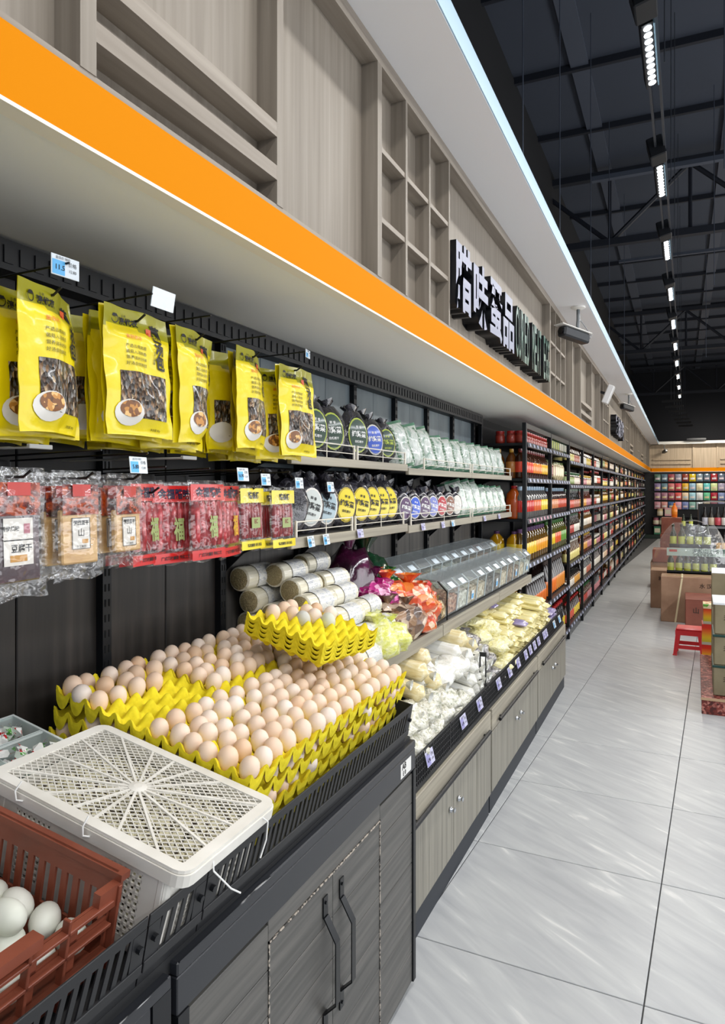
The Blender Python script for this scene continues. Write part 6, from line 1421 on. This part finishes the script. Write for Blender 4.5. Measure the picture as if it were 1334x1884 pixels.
# ================================================================ goods at the right of the aisle
KRAFT = noisy('kraft_cardboard', [(0.3, '93725a'), (0.7, 'a8866c')], (6, 6, 6), 3, 0.75)
KRAFTR = noisy('reddish_cardboard', [(0.3, '7c4436'), (0.7, '8f5342')], (6, 6, 6), 3, 0.7)
KRAFTG = noisy('olive_grey_cardboard', [(0.3, '7c7258'), (0.7, '92876c')], (6, 6, 6), 3, 0.75)
def carton(x0, x1, y0, y1, z0, z1, m, label, rz=0, tape=True, marks='', group=None, topc=None, strap=None, wname='cardboard_box'):
    t = thing(wname, label, 'box', ((x0 + x1) / 2, (y0 + y1) / 2, z0), (0, 0, rz), group); a, b, hh = (x1 - x0) / 2, (y1 - y0) / 2, z1 - z0
    put('body', MB().bbox(-a, a, -b, b, 0, hh, 0.006), m, t)
    put('flap', MB().bbox(-a + .002, a - .002, -b + .002, -0.003, hh, hh + 0.004, 0.001), topc or m, t); put('flap', MB().bbox(-a + .002, a - .002, 0.003, b - .002, hh, hh + 0.004, 0.001), topc or m, t)
    if tape: put('tape', MB().box(-a, a, -0.028, 0.028, hh + 0.0042, hh + 0.005), mat('brown_tape', 'c0a47c', 0.3), t)
    if strap == 'diag': put('strap', MB().add([(-a + .15, -b - .003, 0), (-a + .17, -b - .003, 0), (-a + .245, -b - .003, hh), (-a + .225, -b - .003, hh)], [(0, 1, 2, 3)]).box(-a + .225, -a + .245, -b - .003, b, hh + .005, hh + .007), mat('cream_strap', 'e6d8b0', 0.4), t)
    if marks:
        g = MB()
        for (s_, y_, z_, sz) in marks:
            vs, fs = text_verts(s_, sz, 0.02); g.add([(y_ + p, -b - 0.002, z_ + q_) for p, q_ in vs], fs)
        put('print', g, mat('brown_print', '3e2a1e', 0.6), t)
    return t
carton(-0.222, 0.40, 9.29, 9.72, 0, 0.535, KRAFT, 'large kraft cardboard box with a slanted cream strap', 0, True, [('8', 0.03, 0.26, 0.10), ('水 汉', 0.18, 0.45, 0.06)], strap='diag')
carton(0.045, 0.36, 8.62, 9.20, 0, 0.375, KRAFTR, 'reddish brown cardboard box just behind the red stool', 0, False, [('山', -0.05, 0.26, 0.07)])
carton(-0.375, -0.02, 10.30, 10.75, 0, 0.50, KRAFT, 'narrow kraft box left of and behind the large box', 0, True, [('箱', -0.05, 0.4, 0.06)])
carton(-0.45, -0.05, 12.4, 12.9, 0, 0.42, KRAFT, 'kraft box farther along the aisle behind the bottle stack')
carton(-0.42, 0.0, 12.35, 12.85, 0.425, 0.62, KRAFTR, 'opened kraft box on top of the farther box', group=None)
carton(-0.38, 0.05, 15.4, 15.9, 0, 0.70, KRAFTR, 'reddish box stack in the distance, lower box'); carton(-0.36, 0.02, 15.4, 15.9, 0.705, 1.02, KRAFTR, 'reddish box in the distance, upper box under the orange bottle')
o = put('bottle', BM['oil'], (), None, (-0.12, 15.6, 1.03), scale=1.3); recolor(o, [pm_('e8761a'), pm_('f0902a'), pm_('e8761a')]); tag(o, 'bright orange bottle standing on the distant reddish box', 'bottle')
# shrink-wrapped green bottle packs under film
GB = bottle_mesh('sauce').mesh('green_bottle', True, [mat('dark_green_glass', '1c2c14', 0.1, coat=0.6), mat('lime_label', 'c4cc58', 0.35), mat('cap_dark', '2a3420', 0.4)])
carton(-0.17, 0.50, 9.80, 10.25, 0, 0.515, KRAFT, 'kraft box under the green bottle packs', 0, False)
for lev, (z, x0, n) in enumerate(((0.522, -0.12, 6), (0.86, -0.09, 5))):
    tag(put('bottle_tray', MB().box(x0 - 0.045, x0 + n * 0.098, 9.84, 10.2, z, z + 0.02).box(x0 - 0.045, x0 + n * 0.098, 9.84, 9.845, z, z + 0.045), mat('black_tray', '14181a', 0.5)), ['lower', 'upper'][lev] + ' black tray holding the green-labelled bottles', 'tray')
    for q in range(n):
        for r_ in range(2):
            o = put('green_bottle', GB, (), None, (x0 + q * 0.098, 9.89 + r_ * 0.13, z + 0.022), scale=1.25)
            tag(o, 'lime-labelled dark green bottle, %s tray, %s from the left, %s row' % (['lower', 'upper'][lev], ordn(q), ['front', 'back'][r_]), 'bottle', 'lime-labelled green bottles in the wrapped trays')
bn = thing('banner_strip', 'pale green paper strip with dark writing on the bottle stack', 'banner', (-0.165, 9.825, 0.80))
put('strip', MB().box(0, 0.95, -0.003, 0.0, -0.045, 0.055), mat('pale_green_paper', 'b9cfc4', 0.5), bn)
g = MB(); 
for s_, x_, z_, sz in (('天然山上新鲜', 0.48, 0.02, 0.062), ('好油 好味 健康', 0.42, -0.028, 0.034)):
    vs, fs = text_verts(s_, sz, 0.02); g.add([(x_ + p, -0.0045, z_ + q_) for p, q_ in vs], fs)
put('lettering', g, mat('deep_green_ink', '1f3f38', 0.5), bn)
put('red_mark', MB().box(0.03, 0.12, -0.005, -0.0035, 0.005, 0.035), mat('red_print2', 'c05048', 0.5), bn)
FILM3 = film('draped_film', 'ffffff', 0.12, 0.12, 0.12, 0.8, 9)
def drape(u, v):
    a = -0.12 + u * pi * 1.05 ; w_ = 0.36 * (1.25 - 0.62 * v ** 2) ; x = 0.14 - w_ * cos(a) * (1 + 0.12 * (1 - v) * (u < .2)); y = 10.02 - 0.22 * sin(a) * (1.25 - 0.2 * v) - .04
    return (x + 0.015 * sin(9 * u + 5 * v), y + 0.02 * sin(14 * u), 0.60 + v * 0.56 + 0.02 * sin(6 * u))
dr = MB().grid(20, 10, drape).grid(8, 3, lambda u, v: (-0.02 + u * 0.33, 9.80 + v * 0.4, 1.15 + 0.05 * sin(pi * u)))
tag(put('plastic_cover', dr, FILM3, smooth='all'), 'crumpled clear plastic sheet draped over the green bottle packs', 'plastic sheet')
# end gondola with dark bottles
gd = thing('end_gondola', 'dark shelf unit with bottles at the right edge of the picture', 'shelf', (0.30, 13.2, 0))
put('back_panel', MB().box(0, 1.6, 0.40, 0.44, 0, 1.35), mat('rack_back', '202226', 0.6), gd)
for z in (0.10, 0.56, 0.98): put('shelf', MB().box(0, 1.6, 0, 0.42, z - 0.03, z), BLK, gd); put('price_rail', MB().box(0, 1.6, -0.008, 0, z - 0.04, z), mat('rail_grey', '6c6e72', 0.4), gd)
put('end_post', MB().box(-0.03, 0, 0, 0.44, 0, 1.35), BLK, gd)
for lv, z in enumerate((0.56, 0.98)):
    for q in range(10):
        o = put('wine_bottle', BM['sauce'], (), None, (0.37 + q * 0.098, 13.27, z + 0.001), (0, 0, R(-90)), scale=1.5)
        recolor(o, [pm_('191414'), pm_(['c0bcc4', 'c0bcc4', 'cc9a3a', 'cc9a3a', 'b8b8c4', 'b8b8c4', 'c8b8a0', 'c84a58', 'e0e0dc', 'c0bcc4'][(q + lv * 5) % 10]), pm_('1a1616')])
        tag(o, 'dark bottle on the %s shelf of the end unit, %s from the left' % (['lower', 'upper'][lv], ordn(q)), 'bottle', 'dark bottles on the end shelf unit')
put('top_film', MB().grid(8, 4, lambda u, v: (-0.02 + u * 1.4, 0.0 + v * 0.4, 1.36 + 0.03 * sin(u * 9) + .02 * sin(v * 7))), FILM3, gd, smooth='all')
for q in range(4):
    o = put('green_bottle', GB, (), None, (0.04 + (q % 2) * 0.11, 12.9, 0.98 if q < 2 else 0.76), scale=0.95); tag(o, 'lime-labelled bottle stacked left of the end shelf unit, %s' % ordn(q), 'bottle', 'lime-labelled bottles beside the end unit')
carton(-0.02, 0.22, 12.8, 13.15, 0, 0.755, mat('dark_crate', '1a201c', 0.6), 'dark crate under the bottles beside the end unit', 0, False)
# red plastic stool
REDP = mat('red_stool_plastic', 'd8202a', 0.35, coat=0.2)
st = thing('plastic_stool', 'small red plastic stool standing on the aisle floor', 'stool', (0.075, 7.56, 0), (0, 0, R(-3)))
put('seat', MB().bbox(-0.115, 0.115, -0.105, 0.105, 0.238, 0.262, 0.008), REDP, st)
for sx in (-1, 1):
    for sy in (-1, 1):
        def q4(z, k, t_): 
            cx, cy = sx * k, sy * (k - 0.01); return [(cx, cy, z), (cx - sx * t_, cy, z), (cx - sx * t_, cy - sy * t_, z), (cx, cy - sy * t_, z)]
        lg = MB(); lg.add(q4(0, 0.138, 0.032) + q4(0.24, 0.113, 0.042), [(0, 1, 2, 3), (7, 6, 5, 4), (0, 1, 5, 4), (1, 2, 6, 5), (2, 3, 7, 6), (3, 0, 4, 7)]); put('leg', lg, REDP, st)
        put('foot', MB().bbox(sx * 0.122 - 0.02, sx * 0.122 + 0.02, sy * 0.112 - 0.02, sy * 0.112 + 0.02, 0, 0.01, 0.002), REDP, st)
for s in (-1, 1):
    put('apron', MB().box(-0.10, 0.10, s * 0.106 - 0.004, s * 0.106 + 0.004, 0.195, 0.24), REDP, st); put('stretcher', MB().box(-0.105, 0.105, s * 0.112 - 0.004, s * 0.112 + 0.004, 0.065, 0.10), REDP, st)
    put('apron', MB().box(s * 0.116 - 0.004, s * 0.116 + 0.004, -0.10, 0.10, 0.195, 0.24), REDP, st); put('stretcher', MB().box(s * 0.122 - 0.004, s * 0.122 + 0.004, -0.10, 0.10, 0.065, 0.10), REDP, st)
# gift boxes stack
def fade_mat():
    if 'orange_yellow_fade' in MATS: return MATS['orange_yellow_fade']
    m = mat('orange_yellow_fade', 'e86a1c', 0.35, coat=0.3); nt = m.node_tree; tc = nt.nodes.new('ShaderNodeTexCoord'); sx = nt.nodes.new('ShaderNodeSeparateXYZ'); r = ramp(nt, [(0.0, 'a8b43c'), (0.35, 'e0b828'), (0.62, 'e8762a'), (0.8, 'd83420'), (1.0, 'd02a1c')])
    nt.links.new(tc.outputs['Generated'], sx.inputs[0]); nt.links.new(sx.outputs['Z'], r.inputs[0]); nt.links.new(r.outputs[0], nt.nodes['Principled BSDF'].inputs['Base Color']); return m
FD = fade_mat(); GTOP = noisy('green_patterned_lid', [(0.35, 'e9e2b0'), (0.5, '6fb04a'), (0.62, 'f0e6c0'), (0.75, 'd86a3a')], (20, 20, 20), 2, 0.4, kind='voro', interp='CONSTANT')
zz = 0
for q, hh in enumerate((0.165, 0.19, 0.17)):
    t = thing('gift_box', 'orange and yellow printed gift box, %s of the stack beside the stool' % ['lowest', 'middle', 'topmost'][q], 'box', (0.245 + (0.012 if q == 2 else 0), 7.30, zz), (0, 0, R(-2 + q)), 'orange printed gift boxes')
    put('body', MB().bbox(-0.068, 0.068, -0.06, 0.14, 0, hh, 0.003), FD, t); put('band', MB().box(-0.0685, 0.0685, -0.0605, 0.1405, 0.0, 0.025), mat('pale_box_band', 'b8b0a0', 0.5), t)
    if q == 2: put('lid', MB().bbox(-0.070, 0.070, -0.062, 0.142, hh - 0.03, hh + 0.012, 0.003), GTOP, t)
    zz += hh + 0.001 + (0.012 if q == 2 else 0)
# red patterned platform with carton stack
REDPAT = noisy('red_brown_patterned_board', [(0.2, '4a1712'), (0.45, '8a3a30'), (0.6, 'b8786c'), (0.75, '6a221c')], (60, 60, 60), 4, 0.5, kind='voro')
pl = thing('display_platform', 'low red-brown patterned platform under the carton stack', 'platform', (0.131, 5.58, 0), (0, 0, R(-1)))
put('top_board', MB().bbox(0, 1.1, 0, 1.45, 0.10, 0.118, 0.003), REDPAT, pl); put('front_board', MB().bbox(0.003, 1.097, 0.004, 0.022, 0, 0.0995, 0.002), REDPAT, pl); put('side_board', MB().bbox(0.004, 0.022, 0.024, 1.44, 0, 0.0995, 0.002), REDPAT, pl); put('edge_trim', MB().box(-0.002, 1.102, -0.003, 0.0, 0.10, 0.119), mat('tan_edge', 'b89878', 0.5), pl)
WPAP = mat('white_paper_top', 'e8ebee', 0.5); DKG = mat('dark_green_strap', '0f3a34', 0.4)
zz = 0.1195
for q, hh in enumerate((0.215, 0.215, 0.225)):
    t = carton(0.215 + 0.004 * q, 0.62, 5.66, 6.06, zz, zz + hh, KRAFTG, 'olive cardboard carton with green edge strap, %s of the front stack' % ['lowest', 'middle', 'topmost'][q], R(-1), False, [('天', -0.12, 0.12, 0.04), ('米', -0.05, 0.10, 0.035)], 'olive cartons in the front stack', WPAP if q == 2 else None)
    put('strap', MB().bbox(-0.208, 0.208, -0.206, 0.206, hh - 0.014, hh + 0.003, 0.002), DKG if q < 2 else WPAP, t)
    zz += hh + 0.0055
zz = 0.12
for q, hh in enumerate((0.25, 0.26, 0.27)):
    t = carton(0.235, 0.66, 6.45, 6.90, zz, zz + hh, KRAFTG, 'olive cardboard carton, %s of the rear stack on the platform' % ['lowest', 'middle', 'topmost'][q], R(-2), False, '', 'olive cartons in the rear stack', WPAP if q == 2 else None); zz += hh + 0.0055
